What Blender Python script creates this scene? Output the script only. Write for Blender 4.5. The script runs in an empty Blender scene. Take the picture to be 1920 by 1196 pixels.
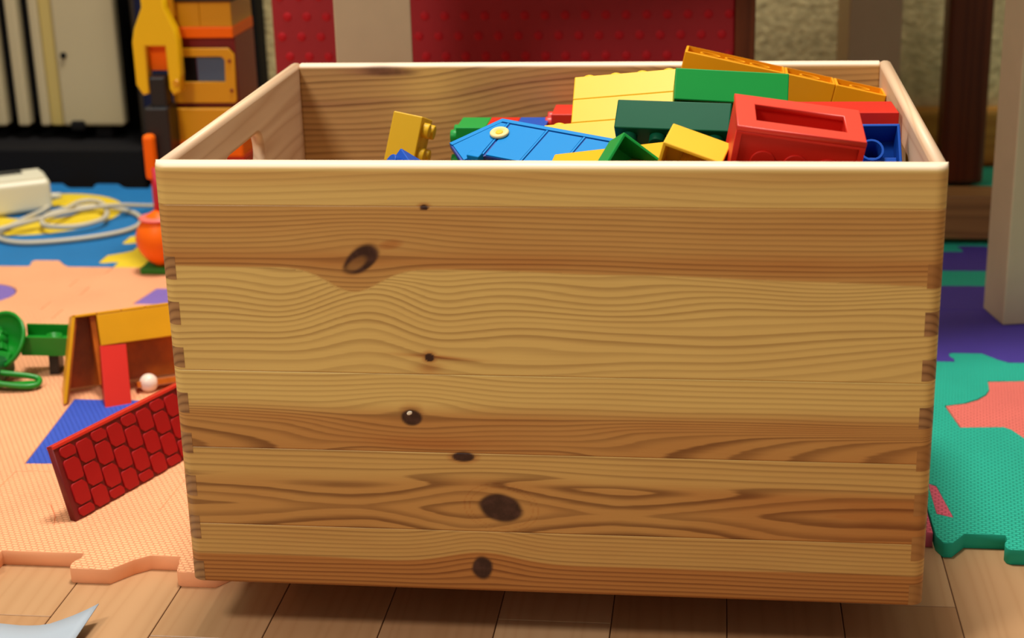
import bpy, bmesh, math, random
import numpy as np
from mathutils import Matrix, Vector, Euler

random.seed(7)
rng = np.random.RandomState(11)
R = math.radians
SC = bpy.context.scene
COL = SC.collection

# ------------------------------------------------------------------ camera
CAM_POS = Vector((0.0859935, -0.7899524, 0.4600801))
PITCH, YAW, ROLL, FPX = 0.3287123, -0.1278672, -0.0266055, 3063.69
cd = bpy.data.cameras.new('camera')
cam = bpy.data.objects.new('camera', cd)
COL.objects.link(cam)
fw = Vector((math.sin(YAW) * math.cos(PITCH), math.cos(YAW) * math.cos(PITCH), -math.sin(PITCH)))
rt = Vector((math.cos(YAW), -math.sin(YAW), 0))
up = rt.cross(fw)
r2 = rt * math.cos(ROLL) + up * math.sin(ROLL)
u2 = up * math.cos(ROLL) - rt * math.sin(ROLL)
mw = Matrix.Identity(4)
for i in range(3):
    mw[i][0] = r2[i]; mw[i][1] = u2[i]; mw[i][2] = -fw[i]; mw[i][3] = CAM_POS[i]
cam.matrix_world = mw
cd.sensor_fit = 'HORIZONTAL'
cd.sensor_width = 36.0
cd.lens = 36.0 * FPX / 1920.0
cd.clip_start = 0.05
cd.dof.use_dof = True
cd.dof.focus_distance = 0.92
cd.dof.aperture_fstop = 10.0
SC.camera = cam

# ------------------------------------------------------------------ light
W = bpy.data.worlds.new('room_light')
SC.world = W
W.use_nodes = True
W.node_tree.nodes['Background'].inputs[0].default_value = (1.0, 0.90, 0.78, 1)
W.node_tree.nodes['Background'].inputs[1].default_value = 0.27


def area(name, loc, target, size, power, color):
    l = bpy.data.lights.new(name, 'AREA')
    l.shape = 'DISK'; l.size = size; l.energy = power; l.color = color
    o = bpy.data.objects.new(name, l); COL.objects.link(o)
    o.location = loc
    o.rotation_euler = (Vector(target) - Vector(loc)).to_track_quat('-Z', 'Y').to_euler()
    return o


area('ceiling_lamp', (-0.08, 0.50, 2.2), (-0.1, 0.45, 0), 0.45, 45, (1.0, 0.93, 0.84))
area('fill_lamp', (-0.62, -0.60, 1.25), (0, 0.0, 0.15), 0.3, 9.0, (1.0, 0.92, 0.82))  # unseen fill lamp, added to brighten the crate front from the left
SC.view_settings.view_transform = 'Standard'
SC.view_settings.look = 'None'
SC.view_settings.gamma = 1.0
SC.view_settings.exposure = 0.06
SC.view_settings.use_curve_mapping = False


# ------------------------------------------------------------------ helpers
def lin(c):
    c = c / 255.0
    return c / 12.92 if c <= 0.04045 else ((c + 0.055) / 1.055) ** 2.4


def rgb(r, g, b):
    return (lin(r), lin(g), lin(b), 1.0)


def mat(name, col, rough=0.5, spec=0.5, metal=0.0, noise=0.0, nscale=40.0, bump=0.0, bscale=200.0, coat=0.0, trans=None):
    m = bpy.data.materials.new(name); m.use_nodes = True
    nt = m.node_tree; N = nt.nodes; L = nt.links
    b = N['Principled BSDF']
    b.inputs['Base Color'].default_value = col
    b.inputs['Roughness'].default_value = rough
    b.inputs['Specular IOR Level'].default_value = spec
    b.inputs['Metallic'].default_value = metal
    b.inputs['Coat Weight'].default_value = coat
    tc = N.new('ShaderNodeTexCoord')
    if noise:
        n = N.new('ShaderNodeTexNoise'); n.inputs['Scale'].default_value = nscale; n.inputs['Detail'].default_value = 4
        L.new(tc.outputs['Object'], n.inputs['Vector'])
        mp = N.new('ShaderNodeMapRange')
        mp.inputs['From Min'].default_value = 0.3; mp.inputs['From Max'].default_value = 0.7
        mp.inputs['To Min'].default_value = 1 - noise; mp.inputs['To Max'].default_value = 1 + noise
        L.new(n.outputs['Fac'], mp.inputs['Value'])
        mx = N.new('ShaderNodeVectorMath'); mx.operation = 'SCALE'
        mx.inputs[0].default_value = col[:3]
        L.new(mp.outputs[0], mx.inputs['Scale'])
        L.new(mx.outputs[0], b.inputs['Base Color'])
    if bump:
        n2 = N.new('ShaderNodeTexNoise'); n2.inputs['Scale'].default_value = bscale; n2.inputs['Detail'].default_value = 3
        L.new(tc.outputs['Object'], n2.inputs['Vector'])
        bp = N.new('ShaderNodeBump'); bp.inputs['Strength'].default_value = bump; bp.inputs['Distance'].default_value = 0.002
        L.new(n2.outputs['Fac'], bp.inputs['Height']); L.new(bp.outputs[0], b.inputs['Normal'])
    return m


def foam(name, col):
    """EVA foam with an embossed basket weave"""
    m = mat(name, col, rough=0.62, spec=0.25, noise=0.05, nscale=18)
    nt = m.node_tree; N = nt.nodes; L = nt.links
    tc = N.new('ShaderNodeTexCoord')
    mp = N.new('ShaderNodeMapping'); mp.inputs['Scale'].default_value = (1, 1, 1)
    mp.inputs['Rotation'].default_value = (0, 0, R(8))
    L.new(tc.outputs['Object'], mp.inputs['Vector'])
    br = N.new('ShaderNodeTexBrick')
    br.inputs['Scale'].default_value = 1.0
    br.inputs['Brick Width'].default_value = 0.0044
    br.inputs['Row Height'].default_value = 0.0028
    br.inputs['Mortar Size'].default_value = 0.00055
    br.inputs['Mortar Smooth'].default_value = 1.0
    br.inputs['Color1'].default_value = (1, 1, 1, 1); br.inputs['Color2'].default_value = (0.85, 0.85, 0.85, 1)
    br.inputs['Mortar'].default_value = (0, 0, 0, 1)
    L.new(mp.outputs[0], br.inputs['Vector'])
    bp = N.new('ShaderNodeBump'); bp.inputs['Distance'].default_value = 0.0014
    ge = N.new('ShaderNodeNewGeometry'); sp = N.new('ShaderNodeSeparateXYZ'); L.new(ge.outputs['True Normal'], sp.inputs[0])
    st = N.new('ShaderNodeMath'); st.operation = 'GREATER_THAN'; L.new(sp.outputs['Z'], st.inputs[0]); st.inputs[1].default_value = 0.9
    sm = N.new('ShaderNodeMath'); sm.operation = 'MULTIPLY'; L.new(st.outputs[0], sm.inputs[0]); sm.inputs[1].default_value = 0.8
    L.new(sm.outputs[0], bp.inputs['Strength'])   # only the top face is embossed
    L.new(br.outputs['Color'], bp.inputs['Height'])
    L.new(bp.outputs[0], N['Principled BSDF'].inputs['Normal'])
    return m


def wood(name, light, dark, axis='X', freq=300.0, warp=0.6, rough=0.45, con=1.0, seedv=0.0, big=0.25):
    """plain sawn timber: growth lines run along <axis>"""
    m = bpy.data.materials.new(name); m.use_nodes = True
    nt = m.node_tree; N = nt.nodes; L = nt.links
    b = N['Principled BSDF']; b.inputs['Roughness'].default_value = rough
    b.inputs['Specular IOR Level'].default_value = 0.35
    tc = N.new('ShaderNodeTexCoord')
    mp = N.new('ShaderNodeMapping')
    s = [1, 1, 1]; s['XYZ'.index(axis)] = 0.06
    mp.inputs['Scale'].default_value = s; mp.inputs['Location'].default_value = (seedv, seedv * 1.7, seedv * 0.6)
    L.new(tc.outputs['Object'], mp.inputs['Vector'])
    n = N.new('ShaderNodeTexNoise'); n.inputs['Scale'].default_value = 45; n.inputs['Detail'].default_value = 2
    L.new(mp.outputs[0], n.inputs['Vector'])
    sep = N.new('ShaderNodeSeparateXYZ'); L.new(mp.outputs[0], sep.inputs[0])
    other = [a for a in 'XYZ' if a != axis]
    add = N.new('ShaderNodeMath'); add.operation = 'ADD'
    L.new(sep.outputs[other[0]], add.inputs[0]); L.new(sep.outputs[other[1]], add.inputs[1])
    mul = N.new('ShaderNodeMath'); mul.operation = 'MULTIPLY_ADD'
    L.new(add.outputs[0], mul.inputs[0]); mul.inputs[1].default_value = freq
    wn = N.new('ShaderNodeMath'); wn.operation = 'MULTIPLY'; L.new(n.outputs['Fac'], wn.inputs[0]); wn.inputs[1].default_value = warp * 8
    L.new(wn.outputs[0], mul.inputs[2])
    fr = N.new('ShaderNodeMath'); fr.operation = 'PINGPONG'; fr.inputs[1].default_value = 1.0
    L.new(mul.outputs[0], fr.inputs[0])
    pw = N.new('ShaderNodeMath'); pw.operation = 'POWER'; L.new(fr.outputs[0], pw.inputs[0]); pw.inputs[1].default_value = 2.0
    n3 = N.new('ShaderNodeTexNoise'); n3.inputs['Scale'].default_value = 22; L.new(mp.outputs[0], n3.inputs['Vector'])
    m1 = N.new('ShaderNodeMath'); m1.operation = 'MULTIPLY_ADD'; m1.use_clamp = True
    L.new(pw.outputs[0], m1.inputs[0]); m1.inputs[1].default_value = 0.55 * con
    m2 = N.new('ShaderNodeMath'); m2.operation = 'MULTIPLY'; L.new(n3.outputs['Fac'], m2.inputs[0]); m2.inputs[1].default_value = big * 1.6
    L.new(m2.outputs[0], m1.inputs[2])
    mix = N.new('ShaderNodeMix'); mix.data_type = 'RGBA'
    L.new(m1.outputs[0], mix.inputs['Factor']); mix.inputs['A'].default_value = light; mix.inputs['B'].default_value = dark
    L.new(mix.outputs['Result'], b.inputs['Base Color'])
    return m


def add_obj(name, me, material=None, parent=None, mtx=None):
    o = bpy.data.objects.new(name, me)
    COL.objects.link(o)
    if material is not None and len(me.materials) == 0:
        me.materials.append(material)
    if parent is not None:
        o.parent = parent
    if mtx is not None:
        o.matrix_local = mtx
    return o


def tag(o, label=None, cat=None, group=None, kind=None):
    if label: o['label'] = label
    if cat: o['category'] = cat
    if group: o['group'] = group
    if kind: o['kind'] = kind
    return o


def empty(name, loc=(0, 0, 0), mtx=None):
    o = bpy.data.objects.new(name, None); COL.objects.link(o)
    o.empty_display_size = 0.02
    if mtx is not None: o.matrix_world = mtx
    else: o.location = loc
    return o


def bm_to(bm, name, smooth=False):
    me = bpy.data.meshes.new(name)
    bmesh.ops.recalc_face_normals(bm, faces=bm.faces[:])
    bm.to_mesh(me); bm.free()
    if smooth:
        for p in me.polygons: p.use_smooth = True
    return me


def box_me(x0, x1, y0, y1, z0, z1, bev=0.0, seg=2):
    bm = bmesh.new()
    bmesh.ops.create_cube(bm, size=1.0)
    for v in bm.verts:
        v.co = Vector(((x0 + x1) / 2 + v.co.x * (x1 - x0), (y0 + y1) / 2 + v.co.y * (y1 - y0), (z0 + z1) / 2 + v.co.z * (z1 - z0)))
    if bev > 0:
        bmesh.ops.bevel(bm, geom=bm.edges[:], offset=bev, segments=seg, profile=0.5, affect='EDGES')
    return bm_to(bm, 'box', False)


def cyl_me(r, z0, z1, seg=24, r2=None, bev=0.0, cap=True):
    bm = bmesh.new()
    bmesh.ops.create_cone(bm, cap_ends=cap, segments=seg, radius1=r, radius2=r if r2 is None else r2, depth=z1 - z0)
    bmesh.ops.translate(bm, verts=bm.verts, vec=(0, 0, (z0 + z1) / 2))
    if bev > 0:
        es = [e for e in bm.edges if len(e.link_faces) == 2 and any(len(f.verts) > 4 for f in e.link_faces)]
        bmesh.ops.bevel(bm, geom=es, offset=bev, segments=2, profile=0.5, affect='EDGES')
    me = bm_to(bm, 'cyl')
    for p in me.polygons:
        p.use_smooth = len(p.vertices) <= 4
    return me


def lathe_me(prof, seg=32):
    """prof: (radius, z) from bottom to top"""
    bm = bmesh.new(); rings = []
    for r, z in prof:
        rings.append([bm.verts.new((r * math.cos(2 * math.pi * k / seg), r * math.sin(2 * math.pi * k / seg), z)) for k in range(seg)])
    for a, b in zip(rings, rings[1:]):
        for k in range(seg):
            bm.faces.new((a[k], a[(k + 1) % seg], b[(k + 1) % seg], b[k]))
    bm.faces.new(rings[0][::-1]); bm.faces.new(rings[-1])
    return bm_to(bm, 'lathe', True)


def poly_me(loops, z0, z1, bev=0.0):
    """extruded plate from 2-D outline (first loop) and holes (the others)"""
    cu = bpy.data.curves.new('tmp', 'CURVE'); cu.dimensions = '2D'; cu.fill_mode = 'BOTH'
    for lp in loops:
        sp = cu.splines.new('POLY'); sp.points.add(len(lp) - 1)
        for p, c in zip(sp.points, lp): p.co = (c[0], c[1], 0, 1)
        sp.use_cyclic_u = True
    cu.extrude = (z1 - z0) / 2 - bev
    if bev > 0:
        cu.bevel_depth = bev; cu.bevel_resolution = 1; cu.offset = -bev
    o = bpy.data.objects.new('tmp', cu); COL.objects.link(o)
    dg = bpy.context.evaluated_depsgraph_get()
    me = bpy.data.meshes.new_from_object(o.evaluated_get(dg))
    bpy.data.objects.remove(o); bpy.data.curves.remove(cu)
    bm = bmesh.new(); bm.from_mesh(me)
    bmesh.ops.remove_doubles(bm, verts=bm.verts, dist=1e-6)
    bmesh.ops.translate(bm, verts=bm.verts, vec=(0, 0, (z0 + z1) / 2))
    bmesh.ops.recalc_face_normals(bm, faces=bm.faces[:])
    bm.to_mesh(me); bm.free(); me.materials.clear()
    return me


def tube_me(pts, r, seg=10, sub=6, closed=False):
    """smooth tube along a Catmull-Rom curve"""
    P = [Vector(p) for p in pts]; C = []
    n = len(P)
    for i in range(n - 1):
        p0, p1, p2, p3 = P[max(i - 1, 0)], P[i], P[i + 1], P[min(i + 2, n - 1)]
        for k in range(sub):
            t = k / sub
            C.append(0.5 * ((2 * p1) + (-p0 + p2) * t + (2 * p0 - 5 * p1 + 4 * p2 - p3) * t * t + (-p0 + 3 * p1 - 3 * p2 + p3) * t ** 3))
    C.append(P[-1])
    bm = bmesh.new(); rings = []
    nrm = Vector((0, 0, 1))
    for i, c in enumerate(C):
        t = (C[min(i + 1, len(C) - 1)] - C[max(i - 1, 0)]).normalized()
        a = nrm - t * nrm.dot(t)
        if a.length < 1e-4: a = Vector((1, 0, 0)) - t * t.x
        a.normalize(); nrm = a; b = t.cross(a)
        rings.append([bm.verts.new(c + r * (a * math.cos(2 * math.pi * k / seg) + b * math.sin(2 * math.pi * k / seg))) for k in range(seg)])
    for A, B in zip(rings, rings[1:]):
        for k in range(seg):
            bm.faces.new((A[k], A[(k + 1) % seg], B[(k + 1) % seg], B[k]))
    bm.faces.new(rings[0][::-1]); bm.faces.new(rings[-1])
    return bm_to(bm, 'tube', True)


def frame(loc, ex, ey, ez):
    m = Matrix.Identity(4)
    for i in range(3):
        m[i][0] = ex[i]; m[i][1] = ey[i]; m[i][2] = ez[i]; m[i][3] = loc[i]
    return m


def pose(loc, e):
    return Matrix.Translation(loc) @ Euler([R(a) for a in e], 'XYZ').to_matrix().to_4x4()


# ------------------------------------------------------------------ materials
M_red = mat('red_plastic', rgb(205, 38, 26), 0.42, 0.2, noise=0.03)
M_redb = mat('bright_red_plastic', rgb(210, 42, 26), 0.42, 0.5, noise=0.03)
M_yel = mat('pale_yellow_plastic', rgb(236, 186, 46), 0.42, 0.2, noise=0.02)
M_gold = mat('golden_yellow_plastic', rgb(236, 160, 14), 0.42, 0.2, noise=0.03)
M_must = mat('mustard_plastic', rgb(226, 180, 38), 0.42, 0.2)
M_amber = mat('amber_plastic', rgb(243, 170, 24), 0.42, 0.2)
M_green = mat('green_plastic', rgb(20, 148, 62), 0.42, 0.2, noise=0.02)
M_dgreen = mat('dark_green_plastic', rgb(8, 84, 58), 0.45, 0.12, noise=0.03)
M_blue = mat('blue_plastic', rgb(20, 78, 178), 0.42, 0.2)
M_navy = mat('navy_plastic', rgb(18, 44, 112), 0.42, 0.2)
M_sky = mat('sky_blue_plastic', rgb(0, 130, 206), 0.45, 0.15)
M_skyd = mat('deep_blue_groove', rgb(8, 60, 150), 0.4)
M_cream = mat('cream_plastic', rgb(240, 216, 150), 0.42, 0.2)
M_black = mat('black_plastic', rgb(24, 24, 26), 0.4)
M_orange = mat('orange_plastic', rgb(248, 108, 8), 0.42, 0.2)
M_white = mat('off_white_plastic', rgb(226, 222, 196), 0.4)
M_cable = mat('pale_cable', rgb(196, 190, 168), 0.5)
M_toyyel = mat('toy_yellow', rgb(238, 190, 12), 0.35)
M_toygreen = mat('toy_green', rgb(14, 138, 34), 0.35)
M_glass = mat('blue_grey_pane', rgb(72, 92, 120), 0.12)

F_peach = foam('peach_foam', rgb(255, 182, 134))
F_blue = foam('blue_foam', rgb(36, 126, 192))
F_purple = foam('purple_foam', rgb(84, 66, 172))
F_green = foam('green_foam', rgb(40, 192, 164))
F_pink = foam('pink_foam', rgb(252, 128, 116))
F_rose = foam('rose_foam', rgb(236, 104, 128))
F_yel = foam('yellow_foam', rgb(250, 218, 50))
F_dblue = foam('royal_blue_foam', rgb(60, 92, 205))
F_mauve = foam('mauve_foam', rgb(140, 116, 200))
F_orange = foam('orange_foam', rgb(238, 84, 30))

M_table = mat('painted_beige', rgb(196, 176, 142), 0.5, noise=0.03)
M_brown = wood('dark_brown_wood', rgb(112, 56, 26), rgb(70, 32, 14), 'Z', 180)
M_beam = wood('mid_brown_wood', rgb(150, 104, 58), rgb(104, 66, 34), 'X', 150)
M_base = wood('honey_wood', rgb(206, 150, 62), rgb(168, 110, 40), 'X', 120)
M_side = wood('pine_side', rgb(240, 212, 178), rgb(190, 142, 104), 'X', 150, warp=1.1, con=0.75)
M_rim = wood('pine_plain', rgb(222, 184, 130), rgb(176, 120, 66), 'X', 190)
M_end = wood('pine_end_grain', rgb(186, 142, 92), rgb(112, 74, 46), 'X', 420, warp=0.25, con=1.2)
M_endl = wood('pale_end_grain', rgb(182, 130, 72), rgb(144, 96, 50), 'X', 420, warp=0.25, con=0.8)
M_rad = mat('radiator_enamel', rgb(186, 174, 138), 0.45, noise=0.03, nscale=8)
M_radyel = mat('yellowed_enamel', rgb(190, 170, 100), 0.45)
M_dark = mat('black_and_shade', rgb(20, 19, 20), 0.8, spec=0.15)  # black small parts, and the painted shade around the radiator
M_navyc = mat('dark_navy_cloth', rgb(30, 34, 62), 0.9, spec=0.1)
M_redp = mat('red_vinyl', rgb(160, 22, 34), 0.5, noise=0.06, nscale=14)
M_redd = mat('red_vinyl_dot', rgb(184, 26, 36), 0.6, spec=0.2)
M_paper = mat('pale_paper', rgb(164, 178, 192), 0.7)
M_paperb = mat('blue_paper_back', rgb(40, 56, 120), 0.7)
M_wheel = mat('grey_rubber', rgb(60, 58, 56), 0.6)

# ------------------------------------------------------------------ setting
floor = add_obj('floor', box_me(-3.0, 3.0, -4.0, 1.5, -0.03, -0.0012), mat('floor_subfloor', rgb(120, 84, 52), 0.6, noise=0.1))
tag(floor, 'light beech strip parquet floor in front of the foam mats', kind='structure')
PL = [wood('parquet_%d' % i, rgb(*a), rgb(*b), 'Y', 210, warp=0.9, con=0.5, seedv=i * 0.37, rough=0.32) for i, (a, b) in enumerate((
    ((190, 150, 110), (166, 122, 82)), ((182, 140, 100), (158, 114, 74)), ((198, 160, 120), (176, 132, 92)), ((176, 134, 96), (152, 108, 70))))]
pw = 0.0645
plank_me = {}
for i in range(-10, 13):
    x0 = -0.2895 + i * pw
    y = -0.42 + (i * 0.37 % 1.0) * 0.3
    if i == -1: y = -0.292
    k = 0
    yy = -0.70
    cuts = [yy]
    c = y
    while c < 0.20:
        if c > -0.69: cuts.append(c)
        c += 0.30
    cuts.append(0.20)
    for a, b in zip(cuts, cuts[1:]):
        if b - a < 0.01: continue
        me = box_me(x0 + 0.0003, x0 + pw - 0.0003, a + 0.0003, b - 0.0003, -0.0012, 0.0, 0.0003, 1)
        o = add_obj('plank', me, PL[random.randrange(4)], floor)

M_wall = mat('woodchip_wallpaper', rgb(206, 192, 142), 0.85, spec=0.15, noise=0.22, nscale=95, bump=1.0, bscale=120)
wall = add_obj('wall_back', box_me(-1.6, 1.6, 1.14, 1.2, 0, 2.4), M_wall)
tag(wall, kind='structure')
bb = add_obj('baseboard_back', box_me(-0.45, 1.6, 1.118, 1.14, 0, 0.068, 0.006), M_base)
tag(bb, kind='structure')
shade_bd = add_obj('shade_board_left', box_me(-1.6, -0.452, 1.10, 1.139, 0.0, 0.26, 0.003), M_dark)  # black board standing in for the shade below the radiator
tag(shade_bd, kind='structure')


# ------------------------------------------------------------------ foam mats
GAP = 0.0004


def jig(a, b, sgn, phase=0.0, pitch=0.0668, full=True):
    """jigsaw edge from a to b (along it, tabs stick out to the left for sgn=+1)"""
    a = Vector(a); b = Vector(b); d = (b - a); Ln = d.length; d.normalize(); n = Vector((-d.y, d.x)) * sgn
    prof = [(0.0025, 0), (0.0030, 0.006), (0.0006, 0.0110), (0.0, 0.0145), (0.0008, 0.0185), (0.003, 0.0200), (0.026, 0.0200), (0.036, 0.0065), (0.0425, 0.0006), (0.0445, 0.0)]
    out = [a]
    s = phase
    while s < Ln - 0.05:
        if s > 0.006:
            for px, py in prof:
                out.append(a + d * (s + px) + n * py)
        s += pitch
    return out


def tile(name, x0, x1, y0, y1, edges, material, label, group, inserts=(), lead=()):
    """edges: S,E,N,W -> (sgn,phase) or None; points run counter-clockwise"""
    c = [(x0, y0), (x1, y0), (x1, y1), (x0, y1)]
    loop = []
    # south edge is walked left->right, its outside is to the right => sgn -1 sticks out
    S, Ee, Nn, Ww = edges
    loop += [Vector((x0 + a_, y0 + b_)) for a_, b_ in lead]
    loop += jig(c[0], c[1], -S[0], S[1])[1 if lead else 0:] if S else [Vector(c[0])]
    loop += jig(c[1], c[2], -Ee[0], Ee[1]) if Ee else [Vector(c[1])]
    # north / west are walked in the canonical direction, then reversed, so both neighbours share the cut
    if Nn:
        e = jig(c[3], c[2], Nn[0], Nn[1]); loop += [Vector(c[2])] + e[:0:-1]
    else:
        loop += [Vector(c[2])]
    if Ww:
        e = jig(c[0], c[3], Ww[0], Ww[1]); loop += [Vector(c[3])] + e[:0:-1]
    else:
        loop += [Vector(c[3])]
    ctr = Vector(((x0 + x1) / 2, (y0 + y1) / 2))
    k = 1 - GAP / (x1 - x0) * 2
    loop = [ctr + (p - ctr) * k for p in loop]
    holes = [[Vector(p) for p in ins[1]] for ins in inserts]
    root = empty(name, (ctr.x, ctr.y, 0))
    loc = [[(p.x - ctr.x, p.y - ctr.y) for p in lp] for lp in [loop] + holes]
    add_obj('base', poly_me(loc, 0, 0.010, 0.0004), material, root)
    for (nm, pts, mt) in inserts:
        q = [Vector(p) for p in pts]
        cc = sum(q, Vector((0, 0))) / len(q)
        q = [cc + (p - cc) * (1 - (0.0005 if mt == material else 0.0012) / max((p - cc).length, 0.004)) for p in q]
        add_obj(nm, poly_me([[(p.x - ctr.x, p.y - ctr.y) for p in q]], 0, 0.0097, 0.0003), mt, root)
    tag(root, label, 'play mat', group)
    return root


def arc(cx, cy, rx, ry, a0, a1, n=14):
    return [(cx + rx * math.cos(R(a0 + (a1 - a0) * i / n)), cy + ry * math.sin(R(a0 + (a1 - a0) * i / n))) for i in range(n + 1)]


GL = 'foam jigsaw mats left of the crate'
GR = 'foam jigsaw mats right of the crate'
XL, XM, XR = -0.785, -0.485, -0.187
Y0, Y1, Y2, Y3 = 0.068, 0.3615, 0.655, 0.958
# shared cuts: phase counted from the left / lower end
ph = (-0.2937 - XM) % 0.0668
FRONT = [(-0.485, 0), (-0.433, 0), (-0.4325, 0.006), (-0.4355, 0.0145), (-0.433, 0.020), (-0.347, 0.020), (-0.3425, 0.018), (-0.3412, 0.0135), (-0.3445, 0.007), (-0.3438, 0.0),
         (-0.2912, 0), (-0.2905, 0.006), (-0.2930, 0.0105), (-0.2938, 0.0145), (-0.2930, 0.0185), (-0.2912, 0.020), (-0.268, 0.020), (-0.2576, 0.0068), (-0.2492, 0.0),
         (-0.2300, 0), (-0.2292, 0.006), (-0.2280, 0.009), (-0.2276, 0.0140), (-0.2265, 0.0185), (-0.2240, 0.020), (-0.203, 0.020), (-0.193, 0.0065)]
tile('foam_mat', XM, XR, Y0, Y1, ((1, 9.0), None, (-1, 0.03), (1, 0.03)), F_peach,
     'peach foam jigsaw mat under the red roof panel, nearest the parquet', GL,
     [('mat_inlay', [(-0.394, 0.318), (-0.383, 0.197), (-0.300, 0.2015), (-0.300, 0.318)], F_dblue),
      ('mat_inlay', [(-0.385, 0.146), (-0.357, 0.147), (-0.339, 0.134), (-0.329, 0.117), (-0.325, 0.105), (-0.2745, 0.1085), (-0.264, 0.132), (-0.262, 0.190), (-0.384, 0.185)], F_peach)], lead=[(a_ - XM, -b_) for a_, b_ in FRONT])
tile('foam_mat', XM, XR, Y1, Y2, ((1, 0.03), None, (1, 0.047), (1, 0.03)), F_peach,
     'peach foam jigsaw mat behind the green toy with a mauve inlay beside the crate', GL,
     [('mat_inlay', [(-0.4275, 0.545), (-0.421, 0.5915), (-0.330, 0.5915), (-0.330, 0.545)], F_mauve)])
tile('foam_mat', XL, XM, Y1, Y2, (None, (-1, 0.03), (1, 0.2125), None), F_peach,
     'peach foam jigsaw mat with a round mauve inlay at the left edge of the picture', GL,
     [('mat_inlay', arc(-0.585, 0.567, 0.038, 0.033, 0, 345, 22), F_mauve)])
ring_o = arc(-0.635, 0.845, 0.088, 0.085, 0, 360, 40)[:-1]
ring_i = arc(-0.640, 0.850, 0.046, 0.028, 0, 360, 30)[:-1]
bt = tile('foam_mat', XL, XM, Y2, Y3, ((-1, 0.2125), (-1, 0.012), (1, 0.03), None), F_blue,
          'blue foam jigsaw mat with a yellow ring inlay under the white adapter', GL)
# the ring-shaped yellow inlay sits flush in the blue mat
ctr = Vector(((XL + XM) / 2, (Y2 + Y3) / 2))
add_obj('mat_inlay', poly_me([[(x - ctr.x, y - ctr.y) for x, y in ring_o], [(x - ctr.x, y - ctr.y) for x, y in ring_i]], 0.002, 0.0106, 0.0003), F_yel, bt)
tile('foam_mat', XM, XR, Y2, Y3, ((-1, 0.047), None, (1, 0.03), (1, 0.012)), F_yel,
     'yellow foam jigsaw mat behind the crate under the orange toy', GL)

# right-hand mats
GXL, GXR = 0.2225, 0.5225
tile('foam_mat', GXL, GXR, 0.131, 0.433, ((1, 0.0395), None, (1, 0.0495), (1, 0.05)), F_green,
     'green foam jigsaw mat with salmon inlays right of the crate, nearest the parquet', GR,
     [('mat_inlay', [(0.2554, 0.3404), (0.270, 0.346), (0.2804, 0.3543), (0.288, 0.364), (0.2921, 0.3743), (0.2937, 0.392), (0.345, 0.397), (0.335, 0.262), (0.310, 0.262), (0.2955, 0.298), (0.291, 0.302), (0.2608, 0.2995)], F_pink),
      ('mat_inlay', [(0.2275, 0.205), (0.2325, 0.201), (0.2375, 0.153), (0.2275, 0.158)], F_rose)], lead=[(0.0005, -0.0040), (0.0040, -0.0135), (0.0092, -0.0132), (0.0180, 0.0)])
tile('foam_mat', -0.0775, GXL, 0.131, 0.433, ((1, 0.2535), (-1, 0.05), None, None), F_rose,
     'rose pink foam mat mostly hidden under the crate, one corner showing at right', GR)
tile('foam_mat', GXL, GXR, 0.433, 0.735, ((-1, 0.0495), None, (1, 0.03), None), F_purple,
     'purple foam jigsaw mat under the beige table leg at the right edge', GR,
     [('mat_inlay', [(0.245, 0.627), (0.245, 0.673), (0.50, 0.676), (0.50, 0.630)], F_green),
      ('mat_inlay', [(0.235, 0.4895), (0.235, 0.560), (0.50, 0.565), (0.50, 0.4945)], F_purple)])
tile('foam_mat', GXL, GXR, 0.735, 1.055, ((-1, 0.03), None, (1, 0.02), None), F_green,
     'green foam jigsaw mat with an orange inlay by the back wall', GR,
     [('mat_inlay', [(0.27, 0.83), (0.27, 0.97), (0.352, 0.971), (0.372, 0.957), (0.385, 0.94), (0.40, 0.90), (0.40, 0.83)], F_orange)])

# ------------------------------------------------------------------ the crate
BX, BY, Z0, Z1, TH = 0.2, 0.2904, 0.03, 0.27, 0.0078
_k = rng.normal(size=(26, 4))


def wav(x, z, sx, sz, seed):
    r = np.random.RandomState(seed); o = np.zeros_like(x)
    for i in range(7):
        a, b, c = r.normal() * sx, r.normal() * sz, r.uniform(0, 6.28)
        o += np.sin(a * x + b * z + c) / 7 ** 0.5
    return o


def g(x, c, w):
    return np.exp(-((x - c) / w) ** 2)


def sst(a, b, v):
    t = np.clip((v - a) / (b - a), 0, 1); return t * t * (3 - 2 * t)


def ell(x, z, cx, cz, a, b, ang):
    c, s = math.cos(R(ang)), math.sin(R(ang)); dx, dz = x - cx, z - cz
    return np.sqrt(((dx * c + dz * s) / a) ** 2 + ((-dx * s + dz * c) / b) ** 2)


KNOTS = [(-0.0927, 0.2200, 0.0115, 0.0066, 38), (-0.0596, 0.1665, 0.0026, 0.0023, 0), (-0.0705, 0.1323, 0.0058, 0.0046, 0), (-0.0439, 0.1105, 0.0065, 0.0030, 0),
         (-0.0241, 0.0812, 0.0118, 0.0082, -8), (-0.0353, 0.0450, 0.0062, 0.0078, 0), (-0.0590, 0.2474, 0.0025, 0.0016, 0)]


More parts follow.
